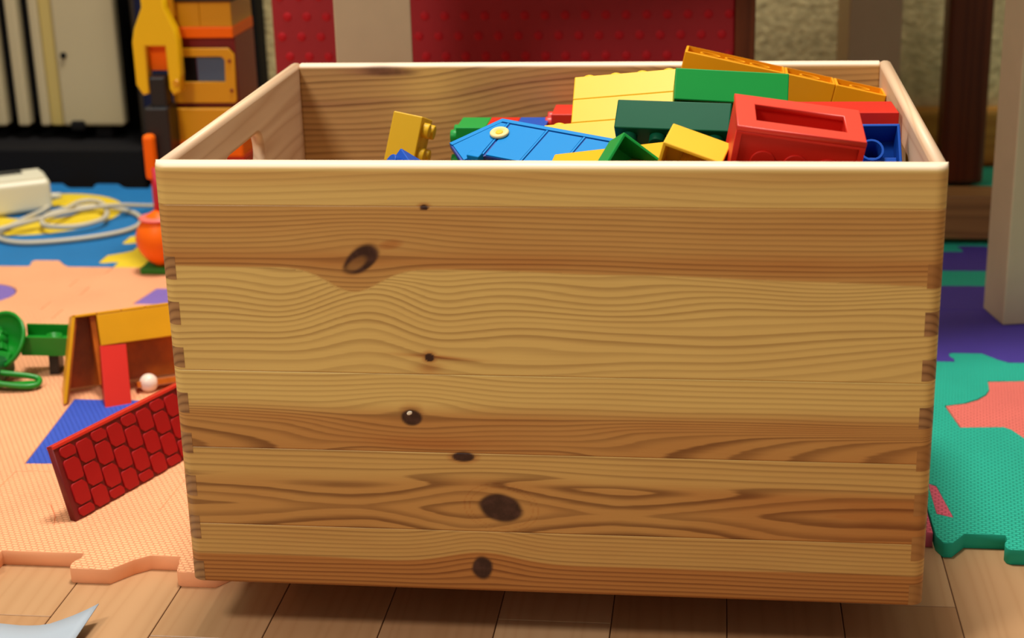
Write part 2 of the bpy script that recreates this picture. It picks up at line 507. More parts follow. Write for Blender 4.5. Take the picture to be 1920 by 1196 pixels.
def front_fields(x, z):
    n1 = wav(x, z, 14, 30, 3); n2 = wav(x, z, 45, 120, 5); n3 = wav(x, z, 130, 260, 8)
    ph = np.zeros_like(x); con = np.zeros_like(x); heart = np.zeros_like(x)
    # board 1 (top)
    b = z >= 0.248
    p = (z + 0.0016 * n1 + 0.0006 * n2 - 0.003 * g(x, -0.06, 0.05)) * 260
    ph = np.where(b, p, ph); con = np.where(b, 0.42 * (1 - 0.8 * sst(0.2655, 0.2675, z)), con); heart = np.where(b, 0.30 * sst(0.255, 0.2640, z) * (1 - sst(0.2650, 0.2672, z)) + 0.08 * (1 - sst(0.2650, 0.2672, z)), heart)  # grain also fades at the rim for the painted highlight
    # board 2
    b = (z < 0.248) & (z >= 0.157)
    zb = 0.2146 - 0.0122 * g(x, -0.098, 0.019) - 0.006 * np.clip(x / 0.19, 0, 1) + 0.0006 * n2
    dx, dz = x + 0.0927, z - 0.2200
    defl = np.exp(-(dx / 0.036) ** 2 - (dz / 0.016) ** 2)
    zu = z - dz * defl * 0.75 - 0.010 * np.clip(x - 0.02, 0, 1) * 1.0
    pu = (zu + 0.0012 * n1 + 0.0004 * n2) * 360
    zl = z - 0.0075 * g(x, -0.09, 0.028) * (1 - sst(0.204, 0.2145, z)) + 0.004 * g(x, -0.135, 0.02) * g(z, 0.195, 0.02) + 0.004 * g(x, -0.055, 0.02) * g(z, 0.195, 0.02)
    zl = zl - 0.085 * np.clip(x + 0.03, 0, 1) * (1 - sst(0.165, 0.212, z)) + 0.0016 * n1 + 0.0006 * n2
    zl = zl + 0.006 * g(x, -0.0596, 0.05) * g(z, 0.17, 0.012) * 0
    zz = zl - 0.157
    zz = zz + 0.0010 * n2 + 0.0012 * n1 * (1 - sst(0.165, 0.21, z))
    pl = 150 * zz + 1500 * zz * zz + 0.8 * np.sin(zz * 90 + 2 * n1)
    up_ = sst(zb - 0.0006, zb + 0.0006, z)
    p = np.where(up_ > 0.5, pu, pl)
    ph = np.where(b, p, ph); con = np.where(b, np.where(up_ > 0.5, 0.55, 0.75), con)
    heart = np.where(b, up_ * (0.62 + 0.25 * g(z, 0.2185, 0.005)) + (1 - up_) * 0.02, heart)
    streak = g(z, 0.1665 + 0.0015 * np.sin(x * 60), 0.0011) * g(x, -0.055, 0.02) + 0.7 * g(x, -0.060, 0.007) * g(z, 0.1605, 0.0036)
    heart = np.where(b, np.maximum(heart, 1.05 * streak), heart)
    # board 3
    b = (z < 0.157) & (z >= 0.1125)
    h = z - 0.1125
    dx, dz = x + 0.0705, z - 0.1323
    zw = z - dz * 0.8 * np.exp(-(dx / 0.030) ** 2 - (dz / 0.010) ** 2) - 0.0035 * g(x, -0.07, 0.04) * sst(0.134, 0.142, z)
    xs = np.abs(x + 0.045)
    pq = -(xs - 270 * h * h + 0.004 * n2) / 0.036 - 0.3
    pv = (zw + 0.0012 * n1 + 0.0005 * n2 + 0.012 * (0.01 * x)) * 330
    low = (1 - sst(0.012, 0.024, h + 0.002 * n1)) * sst(0.045, 0.10, xs)
    p = pv * (1 - low) + (pq + 41.0) * low
    ph = np.where(b, p, ph); con = np.where(b, 0.65 + 0.2 * low, con)
    heart = np.where(b, 0.80 * (1 - sst(0.131, 0.1425, z + 0.0006 * n2)) + 0.25 * g(x, -0.062, 0.03) * g(z, 0.117, 0.004), heart)  # from here down the heartwood is browner, part of it painted shade
    # board 4
    b = (z < 0.1125) & (z >= 0.0668)
    dz = z - 0.0812 - 0.0016 * n1 - 0.0008 * n2 + 0.004 * np.clip(x - 0.05, 0, 1)
    adz = np.sqrt(dz * dz + 0.0009 ** 2) * (1.0 + 0.25 * (dz > 0) * sst(0, .004, dz))
    F = adz + 0.0150 * (1 - np.exp(-(np.abs(x + 0.040) / 0.046) ** 1.7))
    F = F - 0.0150 * sst(0.030, 0.17, x + 0.006 * n1) ** 0.7 - 0.0120 * sst(0.09, 0.21, -x + 0.008 * n2) ** 0.7
    F = F + 0.0007 * n2 + 0.0002 * n3
    pe = F / 0.0070
    zt = z + 0.0055 * g(x, -0.03, 0.05) * g(z, 0.097, 0.010) * -1 + 0.0010 * n1 + 0.0004 * n2
    pt = zt * 300
    topm = sst(0.0905, 0.1000, z - 0.003 * g(x, -0.03, 0.05) + 0.0007 * n1)
    p = (pt - 26.5) * topm + pe * (1 - topm)
    ph = np.where(b, p, ph); con = np.where(b, 0.9 - 0.25 * topm, con)
    heart = np.where(b, 0.40 + 0.34 * (1 - topm) + 0.45 * (1 - sst(0.0, 0.002, F)) * (x > 0.03) + 0.25 * sst(0.02, 0.2, x) * (1 - topm) + 0.3 * (1 - sst(-.002, 0.004, F)) * (x < -0.11), heart)
    # board 5
    b = z < 0.0668
    bump = 0.0062 * g(x, -0.0353, 0.026)
    zb = 0.0480 + bump + 0.0005 * n2
    zz = z - bump * sst(0.030, 0.050, z) + 0.0008 * n1 + 0.0003 * n2
    p = zz * 400
    ph = np.where(b, p, ph); con = np.where(b, 0.65, con)
    hh = 1 - sst(zb - 0.0008, zb + 0.0008, z)
    heart = np.where(b, 0.52 + 0.55 * hh, heart)
    kn = np.zeros_like(x); halo = np.zeros_like(x)
    for i, (cx, cz, a, bb_, an) in enumerate(KNOTS):
        d = ell(x, z, cx, cz, a, bb_, an) + 0.06 * n3
        kn = np.maximum(kn, 1 - sst(0.80, 1.10, d))
        halo = np.maximum(halo, 0.75 * (1 - sst(0.9, 2.3, d)))
    d = ell(x, z, -0.0775, 0.2275, 0.011, 0.0045, 10); halo = np.maximum(halo, 0.95 * (1 - sst(0.2, 1.5, d)))
    for (r0) in (1.45, 1.7):
        d = ell(x, z, -0.0241, 0.0812, 0.0118, 0.0082, -8)
        halo = np.maximum(halo, 0.9 * np.exp(-((d - r0) / 0.08) ** 2))
    # a paler heart inside the big upper knot
    d = ell(x, z, -0.0950, 0.2180, 0.0085, 0.0040, 38)
    kn = kn - 0.55 * (1 - sst(0.35, 1.0, d + 0.15 * n3))
    heart = np.maximum(heart, halo)
    return ph, con, np.clip(heart, 0, 1.1), np.clip(kn, 0, 1)


def rear_fields(x, z):
    n1 = wav(x, z, 14, 30, 13); n2 = wav(x, z, 50, 130, 15); n3 = wav(x, z, 120, 240, 18)
    s = z - 0.012 * sst(-0.11, 0.02, x) * (1 - sst(0.02, 0.09, x)) - 0.004 * np.sin((x + 0.1) * 18) + 0.0016 * n1 + 0.0006 * n2
    ph = s * 240
    con = np.full_like(x, 0.8)
    heart = 0.62 + 0.25 * g(s, 0.2455, 0.0022) - 0.5 * g(x, -0.105, 0.022) * sst(0.21, 0.25, z) + 0.06 * n1 - 0.28 * sst(0.05, 0.11, x)
    heart = heart + 0.6 * g(x, -0.140, 0.022) * g(z, 0.2655, 0.0026)
    kn = 0.7 * (1 - sst(0.3, 1.2, ell(x, z, -0.130, 0.2655, 0.021, 0.0042, -4) + 0.1 * n3))
    return ph, con, np.clip(heart, 0, 1.1), np.clip(kn, 0, 1)


def grain_material(name, light, mid, dark, knotc):
    m = bpy.data.materials.new(name); m.use_nodes = True
    nt = m.node_tree; N = nt.nodes; L = nt.links
    b = N['Principled BSDF']; b.inputs['Roughness'].default_value = 0.42; b.inputs['Specular IOR Level'].default_value = 0.35

    def att(n):
        a = N.new('ShaderNodeAttribute'); a.attribute_name = n; return a.outputs['Fac']

    def mth(op, a, b_=None, c=None, clamp=False):
        q = N.new('ShaderNodeMath'); q.operation = op; q.use_clamp = clamp
        for i, v in enumerate((a, b_, c)):
            if v is None: continue
            if isinstance(v, (int, float)): q.inputs[i].default_value = v
            else: L.new(v, q.inputs[i])
        return q.outputs[0]
    tc = N.new('ShaderNodeTexCoord')
    mp = N.new('ShaderNodeMapping'); mp.inputs['Scale'].default_value = (30, 600, 900); L.new(tc.outputs['Object'], mp.inputs['Vector'])
    fib = N.new('ShaderNodeTexNoise'); fib.inputs['Scale'].default_value = 1.0; fib.inputs['Detail'].default_value = 3; L.new(mp.outputs[0], fib.inputs['Vector'])
    mp2 = N.new('ShaderNodeMapping'); mp2.inputs['Scale'].default_value = (12, 60, 60); L.new(tc.outputs['Object'], mp2.inputs['Vector'])
    clo = N.new('ShaderNodeTexNoise'); clo.inputs['Scale'].default_value = 1.0; clo.inputs['Detail'].default_value = 3; L.new(mp2.outputs[0], clo.inputs['Vector'])
    phs = mth('ADD', att('gphase'), mth('MULTIPLY', fib.outputs['Fac'], 0.22))
    t = mth('FRACT', phs)
    r1 = N.new('ShaderNodeMapRange'); r1.interpolation_type = 'SMOOTHSTEP'; L.new(t, r1.inputs['Value'])
    r1.inputs['From Min'].default_value = 0.30; r1.inputs['From Max'].default_value = 0.85
    r3 = N.new('ShaderNodeMapRange'); r3.interpolation_type = 'SMOOTHSTEP'; L.new(t, r3.inputs['Value'])
    r3.inputs['From Min'].default_value = 0.86; r3.inputs['From Max'].default_value = 1.0; r3.inputs['To Min'].default_value = 1; r3.inputs['To Max'].default_value = 0
    # alternate rings differ in strength
    fl = mth('FLOOR', phs)
    wn = N.new('ShaderNodeTexWhiteNoise'); wn.noise_dimensions = '1D'; L.new(fl, wn.inputs['W'])
    vary = mth('MULTIPLY_ADD', wn.outputs['Value'], 0.7, 0.55)
    line = mth('MULTIPLY', mth('MULTIPLY', r1.outputs[0], r3.outputs[0]), mth('MULTIPLY', att('gcon'), vary))
    hrt = mth('ADD', att('gheart'), mth('MULTIPLY', mth('SUBTRACT', clo.outputs['Fac'], 0.5), 0.35), None, True)

    def mixc(f, a, b_):
        x = N.new('ShaderNodeMix'); x.data_type = 'RGBA'; L.new(f, x.inputs['Factor'])
        for key, v in (('A', a), ('B', b_)):
            if isinstance(v, tuple): x.inputs[key].default_value = v
            else: L.new(v, x.inputs[key])
        return x.outputs['Result']
    c0 = mixc(hrt, light, mid)
    c1 = mixc(mth('MULTIPLY', line, 1.0, None, True), c0, mixc(hrt, tuple(0.5 * (light[i] + dark[i]) * (1.0 if i < 3 else 1) for i in range(3)) + (1,), dark))
    kn = N.new('ShaderNodeTexNoise'); kn.inputs['Scale'].default_value = 170.0; kn.inputs['Detail'].default_value = 3; L.new(tc.outputs['Object'], kn.inputs['Vector'])
    kr = N.new('ShaderNodeMapRange'); L.new(kn.outputs['Fac'], kr.inputs['Value']); kr.inputs['From Min'].default_value = 0.45; kr.inputs['From Max'].default_value = 0.75
    kc = mixc(mth('MULTIPLY', kr.outputs[0], 0.45), knotc, tuple(min(1, knotc[i] * 3.0 + 0.01) for i in range(3)) + (1,))
    c1 = mixc(att('gtoplit'), c1, rgb(252, 230, 206))   # lamp highlight painted on the top edge
    c2 = mixc(att('gknot'), c1, kc)
    L.new(c2, b.inputs['Base Color'])
    bp = N.new('ShaderNodeBump'); bp.inputs['Strength'].default_value = 0.12; bp.inputs['Distance'].default_value = 0.0006
    L.new(fib.outputs['Fac'], bp.inputs['Height']); L.new(bp.outputs[0], b.inputs['Normal'])
    return m


def board_me(fields, x0, x1, z0, z1, nx, nz, yface, yback, out, rx=0.0, rtop=0.0, rbot=0.0):
    """a board whose show face is a fine grid carrying its growth-ring fields;
    show face at yface, out=-1: looks to -y; rx rounds the two vertical edges, rtop/rbot the long ones"""
    xs = np.linspace(x0, x1, nx); zs = np.linspace(z0, z1, nz)
    if rx > 0:   # finer columns over the rounded ends
        e = rx * (1 - np.cos(np.linspace(0, math.pi / 2, 9)))
        xs = np.concatenate([x0 + e[:-1], np.linspace(x0 + rx, x1 - rx, nx), (x1 - e[:-1])[::-1]])
    if rtop > 0:
        e = rtop * (1 - np.cos(np.linspace(0, math.pi / 2, 7)))
        zs = np.concatenate([np.linspace(z0, z1 - rtop, nz), (z1 - e[:-1])[::-1]])
    if rbot > 0:
        e = rbot * (1 - np.cos(np.linspace(0, math.pi / 2, 6)))
        zs = np.concatenate([z0 + e[:-1], zs[zs >= z0 + rbot]])
    X, Z = np.meshgrid(xs, zs)
    dep = np.zeros_like(X)
    if rx > 0:
        d = np.clip(np.maximum(x0 + rx - X, X - (x1 - rx)), 0, rx)
        dep += rx - np.sqrt(np.maximum(rx * rx - d * d, 0))
    if rtop > 0:
        d = np.clip(Z - (z1 - rtop), 0, rtop); dep += rtop - np.sqrt(np.maximum(rtop ** 2 - d * d, 0))
    if rbot > 0:
        d = np.clip(z0 + rbot - Z, 0, rbot); dep += rbot - np.sqrt(np.maximum(rbot ** 2 - d * d, 0))
    dep = np.minimum(dep, abs(yback - yface) * 0.96)
    Y = yface - out * dep
    ny_, nx_ = X.shape
    V = np.stack([X, Y, Z], -1).reshape(-1, 3)
    # front boundary loop
    idx = np.arange(ny_ * nx_).reshape(ny_, nx_)
    ring = np.concatenate([idx[0, :], idx[1:, -1], idx[-1, -2::-1], idx[-2:0:-1, 0]])
    back = V[ring].copy(); back[:, 1] = yback
    nb = len(V)
    V2 = np.concatenate([V, back])
    a, b_, c, d_ = idx[:-1, :-1].ravel(), idx[:-1, 1:].ravel(), idx[1:, 1:].ravel(), idx[1:, :-1].ravel()
    quads = np.stack([a, b_, c, d_] if out < 0 else [a, d_, c, b_], -1)
    k = len(ring); i = np.arange(k); j = (i + 1) % k
    sides = np.stack([ring[j], ring[i], nb + i, nb + j], -1) if out < 0 else np.stack([ring[i], ring[j], nb + j, nb + i], -1)
    Q = np.concatenate([quads, sides])
    me = bpy.data.meshes.new('board')
    capv = (nb + i) if out > 0 else (nb + i)[::-1]
    nq = len(Q)
    me.vertices.add(len(V2)); me.vertices.foreach_set('co', V2.astype(np.float32).ravel())
    me.loops.add(nq * 4 + k)
    me.loops.foreach_set('vertex_index', np.concatenate([Q.ravel(), capv[::-1]]).astype(np.int32))
    me.polygons.add(nq + 1)
    me.polygons.foreach_set('loop_start', np.concatenate([np.arange(nq) * 4, [nq * 4]]).astype(np.int32))
    try:
        me.polygons.foreach_set('loop_total', np.concatenate([np.full(nq, 4), [k]]).astype(np.int32))
    except Exception:
        pass
    sm = np.zeros(nq + 1, bool); sm[:len(quads)] = True
    me.polygons.foreach_set('use_smooth', sm)
    me.update(); me.validate()
    xx, zz = V2[:, 0], V2[:, 2]
    zc = np.clip(zz, z0 + 1e-5, z1 - 1e-5)
    pale = sst(z1 - rtop * 0.85, z1 - rtop * 0.25, zz) * 0.85 if rtop > 0 else np.zeros_like(zz)  # painted brightness of the lamp-facing rim
    at = me.attributes.new('gtoplit', 'FLOAT', 'POINT'); at.data.foreach_set('value', pale.astype(np.float32))
    for nme, arr in zip(('gphase', 'gcon', 'gheart', 'gknot'), fields(xx, zc)):
        at = me.attributes.new(nme, 'FLOAT', 'POINT'); at.data.foreach_set('value', arr.astype(np.float32))
    return me


M_front = grain_material('pine_front', rgb(228, 195, 116), rgb(188, 126, 64), rgb(122, 68, 30), rgb(58, 34, 26))
M_rear = grain_material('pine_rear', rgb(222, 184, 112), rgb(172, 126, 90), rgb(118, 76, 52), rgb(86, 52, 42))

crate = empty('wooden_crate', (0, 0.145, 0))
tag(crate, 'large pine storage crate with finger joints and knots, full of toy bricks', 'crate')
CI = Matrix.Translation((0, -0.145, 0))


def cpart(name, me, m, mt=None):
    return add_obj(name, me, m, crate, CI @ mt if mt is not None else CI)


joints = [0.03, 0.0668, 0.1125, 0.157, 0.248, 0.27]
for a, b in zip(joints, joints[1:]):
    top = b == 0.27; bot = a == 0.03
    nz = max(12, int((b - a) / 0.00075))
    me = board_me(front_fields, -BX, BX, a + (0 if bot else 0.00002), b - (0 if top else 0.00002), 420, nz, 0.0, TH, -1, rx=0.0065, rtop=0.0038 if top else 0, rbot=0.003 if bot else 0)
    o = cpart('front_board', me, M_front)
# rear wall
me = board_me(rear_fields, -BX + TH, BX - TH, 0.20, 0.27, 300, 90, BY - TH, BY, -1, rtop=0.003)
cpart('rear_board', me, M_rear)
me = board_me(rear_fields, -BX + TH, BX - TH, 0.03, 0.1999, 60, 40, BY - TH, BY, -1)
cpart('rear_board', me, M_rear)


def side_wall(x0, sgn):
    # drawn in (y,z), extruded along x
    ya, yb = TH + 0.0002, BY
    r = 0.0125
    outer = [(ya, Z0), (yb, Z0), (yb, Z1), (ya, Z1)]
    c0, c1, zc = 0.112, 0.170, 0.2345
    hole = [(c1 + r * math.cos(R(a)), zc + r * math.sin(R(a))) for a in range(-90, 91, 15)] + [(c0 + r * math.cos(R(a)), zc + r * math.sin(R(a))) for a in range(90, 271, 15)]
    return poly_me([outer, hole], 0, TH, 0.0026)


swm = side_wall(0, 1)
T = frame((-BX, 0, 0), (0, 1, 0), (0, 0, 1), (1, 0, 0))
cpart('side_panel', swm, M_side, T)
T = frame((BX - TH, 0, 0), (0, 1, 0), (0, 0, 1), (1, 0, 0))
cpart('side_panel', swm, M_side, T)
cpart('bottom_panel', box_me(-BX + TH, BX - TH, TH, BY - TH, 0.036, 0.042), M_rim)
# finger joint end grain on the rounded front corners
for s in (-1, 1):
    zs_ = [(0.0311, 0.0437), (0.0569, 0.0715), (0.0828, 0.0957), (0.1083, 0.1209), (0.1318, 0.1442), (0.1579, 0.1701), (0.1821, 0.1955), (0.2072, 0.2204)]
    for (za, zb) in zs_:
        bm = bmesh.new(); n = 10; rows = []
        wx = 0.0078
        for zz in (za + 0.0004, zb - 0.0004):
            row = []
            for i in range(n + 1):
                d = wx * (1 - math.cos(math.pi / 2 * i / n)) if i else 0.0
                xx = BX - d
                dd = min(max(xx - (BX - 0.0065), 0), 0.0065)
                yy = 0.0065 - math.sqrt(max(0.0065 ** 2 - dd * dd, 0))
                row.append((xx, yy - 0.00012, zz))
            rows.append(row)
        vs = [[bm.verts.new((s * p[0], p[1], p[2])) for p in row] for row in rows]
        vb = [[bm.verts.new((s * (p[0] - 0.0003), p[1] + 0.0011, p[2])) for p in row] for row in rows]
        for i in range(n):
            bm.faces.new((vs[0][i], vs[0][i + 1], vs[1][i + 1], vs[1][i]))
            bm.faces.new((vb[0][i], vb[1][i], vb[1][i + 1], vb[0][i + 1]))
            for r_ in (0, 1):
                bm.faces.new((vs[r_][i], vb[r_][i], vb[r_][i + 1], vs[r_][i + 1]))
        for i in (0, n):
            bm.faces.new((vs[0][i], vs[1][i], vb[1][i], vb[0][i]))
        cpart('finger_joint', bm_to(bm, 'finger', False), M_end if (s < 0 or 0.13 < za < 0.19) else M_endl)
# resin fleck on a knot
bm = bmesh.new(); bmesh.ops.create_uvsphere(bm, u_segments=10, v_segments=6, radius=1)
for v in bm.verts: v.co = Vector((-0.0716 + v.co.x * 0.0016, -0.00005 + v.co.y * 0.0003, 0.1349 + v.co.z * 0.0012 + v.co.x * 0.0004))
cpart('resin_fleck', bm_to(bm, 'fleck', True), mat('resin', rgb(246, 236, 214), 0.3))
for sx, yy, rr, zf in ((-1, 0.085, 0.0135, 0.0), (1, 0.085, 0.0135, 0.0), (-1, 0.255, 0.0135, 0.0), (1, 0.255, 0.0095, 0.010)):
    ca = cpart('caster', box_me(-0.011, 0.011, -0.009, 0.009, zf + 2 * rr * 0.9, 0.0365, 0.001), M_dark, Matrix.Translation((sx * 0.155, yy, 0)))
    add_obj('wheel', cyl_me(rr, -0.007, 0.007, 20, bev=0.001), M_wheel, ca, Matrix.Translation((0, 0, zf + rr)) @ Matrix.Rotation(R(90), 4, 'Y'))

# ------------------------------------------------------------------ toy bricks
HB = 0.0192
_bc = {}


def brick_me(nx, ny, h=HB):
    key = (nx, ny, round(h, 4))
    if key in _bc: return _bc[key]
    a, b, t = nx * 0.016 / 2 - 0.0001, ny * 0.016 / 2 - 0.0001, 0.0016
    bm = bmesh.new()

    def ringv(x, y, z): return [bm.verts.new(p) for p in ((-x, -y, z), (x, -y, z), (x, y, z), (-x, y, z))]
    o0, o1, i0, i1 = ringv(a, b, 0), ringv(a, b, h), ringv(a - t, b - t, 0), ringv(a - t, b - t, h - t)
    for k in range(4):
        j = (k + 1) % 4
        bm.faces.new((o0[k], o0[j], o1[j], o1[k])); bm.faces.new((o0[j], o0[k], i0[k], i0[j])); bm.faces.new((i0[j], i0[k], i1[k], i1[j]))
    bm.faces.new(o1); bm.faces.new(i1[::-1])
    bm.edges.ensure_lookup_table()
    os_ = set(o0 + o1)
    es = [e for e in bm.edges if e.verts[0] in os_ and e.verts[1] in os_]
    bmesh.ops.bevel(bm, geom=es, offset=0.0007, segments=3, profile=0.5, affect='EDGES')
    me = bm_to(bm, 'brick'); _bc[key] = me
    return me


_stud = None


def stud_me():
    global _stud
    if _stud is None: _stud = cyl_me(0.0047, -0.0004, 0.0045, 20, bev=0.0006)
    return _stud


def tube_ring_me(h):
    key = ('t', round(h, 4))
    if key not in _bc:
        bm = bmesh.new(); seg = 20; R1, R2 = 0.0066, 0.0054
        rr = [[bm.verts.new((r * math.cos(2 * math.pi * k / seg), r * math.sin(2 * math.pi * k / seg), z)) for k in range(seg)] for r, z in ((R1, h - 0.002), (R1, 0.0006), (R2, 0.0006), (R2, h - 0.002))]
        for A, B in zip(rr, rr[1:]):
            for k in range(seg): bm.faces.new((A[k], A[(k + 1) % seg], B[(k + 1) % seg], B[k]))
        _bc[key] = bm_to(bm, 'tube')
    return _bc[key]


def withmat(me, m):
    key = (me.name, m.name)
    if key not in _bc:
        c = me.copy(); c.materials.clear(); c.materials.append(m); _bc[key] = c
    return _bc[key]


BG = 'toy bricks in the crate'


def brick(nx, ny, m, mtx, label, h=HB, studs=True, tubes=False):
    o = add_obj('toy_brick', withmat(brick_me(nx, ny, h), m))
    o.matrix_world = mtx
    tag(o, label, 'toy brick', BG)
    if studs:
        for i in range(nx):
            for j in range(ny):
                add_obj('stud', withmat(stud_me(), m), None, o, Matrix.Translation(((i - (nx - 1) / 2) * 0.016, (j - (ny - 1) / 2) * 0.016, h)))
    if tubes:
        for i in range(nx - 1):
            add_obj('tube', withmat(tube_ring_me(h), m), None, o, Matrix.Translation(((i - (nx - 2) / 2) * 0.016, 0, 0)))
    return o


FLIP = Matrix.Rotation(math.pi, 4, 'X')


def TR(x, y, z): return Matrix.Translation((x, y, z))


# pale yellow stack of three, leaning back
YS = pose((0.0366, 0.1545, 0.2491), (-56.6, -5.2, -3.0))
brick(4, 2, M_yel, YS @ TR(0, 0, HB), 'pale yellow brick, topmost of the leaning stack of three')
brick(4, 2, M_yel, YS, 'pale yellow brick in the middle of the leaning stack of three')
brick(4, 2, M_yel, YS @ TR(-0.016, 0, -HB), 'pale yellow brick, lowest of the leaning stack, behind the sky blue panel')
# greens
brick(4, 2, M_green, pose((0.0944, 0.1378, 0.2673), (-33.7, 3.6, 1.9)), 'bright green long brick resting above the dark green brick', studs=False)
brick(4, 2, M_dgreen, pose((0.0651, 0.1263, 0.2670), (132.9, 0.9, -5.6)), 'dark green long brick lying upside down below the bright green one')
# gold row, hollow side up
GO = pose((0.1261, 0.2509, 0.2524), (-3.2, 12.5, -1.8))
brick(4, 2, M_gold, GO @ TR(-0.032, 0, HB) @ FLIP, 'golden yellow long upturned brick at the back, highest in the crate', tubes=True)
brick(2, 2, M_gold, GO @ TR(0.016, 0, HB) @ FLIP, 'golden yellow square upturned brick, middle of the sloping back row', tubes=True)
brick(2, 2, M_gold, GO @ TR(0.048, 0, HB) @ FLIP, 'golden yellow square upturned brick at the low right end of the back row', tubes=True)

# big red block, hollow side to the front and a recess in its upper side
RDm = pose((0.1244, 0.0200, 0.2515), (12.9, 8.6, 3.8))
red = empty('toy_block', mtx=RDm)
tag(red, 'big red block with a rectangular recess in its upper side, by the front rim', 'toy brick', BG)
s_ = 1.015
x_, y_, z_ = 0.0318 * s_, 0.0384 * s_, 0.0318 * s_


def frame_plate(w0, w1, d0, d1, hw0, hw1, hd0, hd1, t0, t1):
    return poly_me([[(w0, d0), (w1, d0), (w1, d1), (w0, d1)], [(hw0, hd0), (hw0, hd1), (hw1, hd1), (hw1, hd0)]], t0, t1, 0.0005)


add_obj('body', box_me(-x_ + 0.0004, x_ - 0.0004, 0.0019, y_, 0, z_ - 0.0250, 0.0003), M_red, red)
for (a_, b_, c_, d_) in ((-x_ + 0.0004, -0.0229, 0.0019, y_), (0.0239, x_ - 0.0004, 0.0019, y_), (-0.0229, 0.0239, 0.0019, 0.0088), (-0.0229, 0.0239, 0.0292, y_)):
    add_obj('wall', box_me(a_, b_, c_, d_, z_ - 0.0250, z_ - 0.0029), M_red, red)
add_obj('top_plate', frame_plate(-x_, x_, 0.0, y_, -0.0222, 0.0232, 0.0095, 0.0285, z_ - 0.0030, z_), M_redb, red)
fm = poly_me([[(-x_, 0), (x_, 0), (x_, z_ - 0.003), (-x_, z_ - 0.003)], [(-x_ + 0.003, 0.003), (-x_ + 0.003, z_ - 0.0045), (x_ - 0.003, z_ - 0.0045), (x_ - 0.003, 0.003)]], 0, 0.002, 0.0003)
add_obj('front_rim', fm, M_red, red, frame((0, 0.0, 0), (1, 0, 0), (0, 0, 1), (0, -1, 0)) @ Matrix.Translation((0, 0, -0.002)))
for i in range(3):
    add_obj('tube', cyl_me(0.0064, 0, 0.0014, 24, bev=0.0004), M_red, red, Matrix.Translation(((i - 1) * 0.0163, 0.0021, 0.0135)) @ Matrix.Rotation(R(90), 4, 'X'))
# red long brick at right
brick(4, 2, M_red, pose((0.1575, 0.155, 0.2480), (0, 0.3, 2)), 'red long brick against the right wall behind the blue box', studs=False)
# blue hollow box
BB = pose((0.1715, 0.0960, 0.2560), (48, 0, 2))
bo = brick(2, 2, M_blue, BB @ FLIP, 'blue square brick with its open side up in the right front corner', tubes=False)
add_obj('tube', withmat(tube_ring_me(HB), M_blue), None, bo)
add_obj('rib', box_me(-0.008, 0.0135, 0.003, 0.0138, 0.004, 0.017, 0.0004), M_blue, bo)
# front yellow brick
YFm = pose((0.0680, 0.0375, 0.2418), (19.7, 18.2, -8.4))
brick(2, 2, M_yel, YFm @ TR(0, 0, 0.0159) @ Matrix.Rotation(R(-90), 4, 'X'), 'pale yellow square brick tipped on its side by the front rim', tubes=True)
# left yellow brick, studs to the right
brick(2, 2, M_must, pose((-0.1179, 0.2261, 0.2333), (124.0, -70.5, 52.9)), 'mustard yellow brick standing alone on the left, studs facing right')
# small green hollow brick, corner up
brick(2, 2, M_green, pose((0.0370, 0.0490, 0.2490), (58, 38, 8)) @ FLIP @ TR(0, 0, -HB), 'green hollow brick tipped corner up at the front rim', tubes=True)
# blue corner at left
brick(2, 2, M_blue, pose((-0.0730, 0.0620, 0.2355), (20, -52, 10)), 'blue brick corner in front of the mustard brick')
# lying tower at the back
TW = frame((-0.0590, 0.2450, 0.2230), (0, 0, 1), (0, -1, 0), (1, 0, 0)) @ Matrix.Rotation(math.pi, 4, 'X')
brick(2, 2, M_green, TW, 'green brick, left end of the row lying along the back wall')
brick(2, 2, M_red, TW @ TR(0, 0, -HB), 'red brick in the middle of the row lying along the back wall')
brick(2, 2, M_blue, TW @ TR(0, 0, -2 * HB), 'blue brick, right end of the row lying along the back wall')
TW2 = frame((0.0010, 0.2620, 0.2280), (0, 0, 1), (0, -1, 0), (1, 0, 0)) @ Matrix.Rotation(math.pi, 4, 'X')
brick(2, 2, M_redb, TW2, 'bright red brick with a stud pointing left behind the yellow stack')
# amber and navy bricks deeper down
brick(4, 2, M_amber, pose((0.0330, 0.0680, 0.2395), (4, -7.5, -3)), 'amber brick low at the front under the tipped green brick', studs=False)
brick(4, 2, M_navy, pose((0.0700, 0.1010, 0.2200), (8, 4, 6)), 'navy brick in the gap under the dark green brick')
brick(4, 2, M_dgreen, pose((-0.0650, 0.1600, 0.2080), (6, -5, 14)), 'dark green brick low under the sky blue panel')
brick(2, 2, M_blue, pose((0.1350, 0.1950, 0.2365), (0, 4, 12)), 'small blue brick peeping out behind the red block', studs=False)

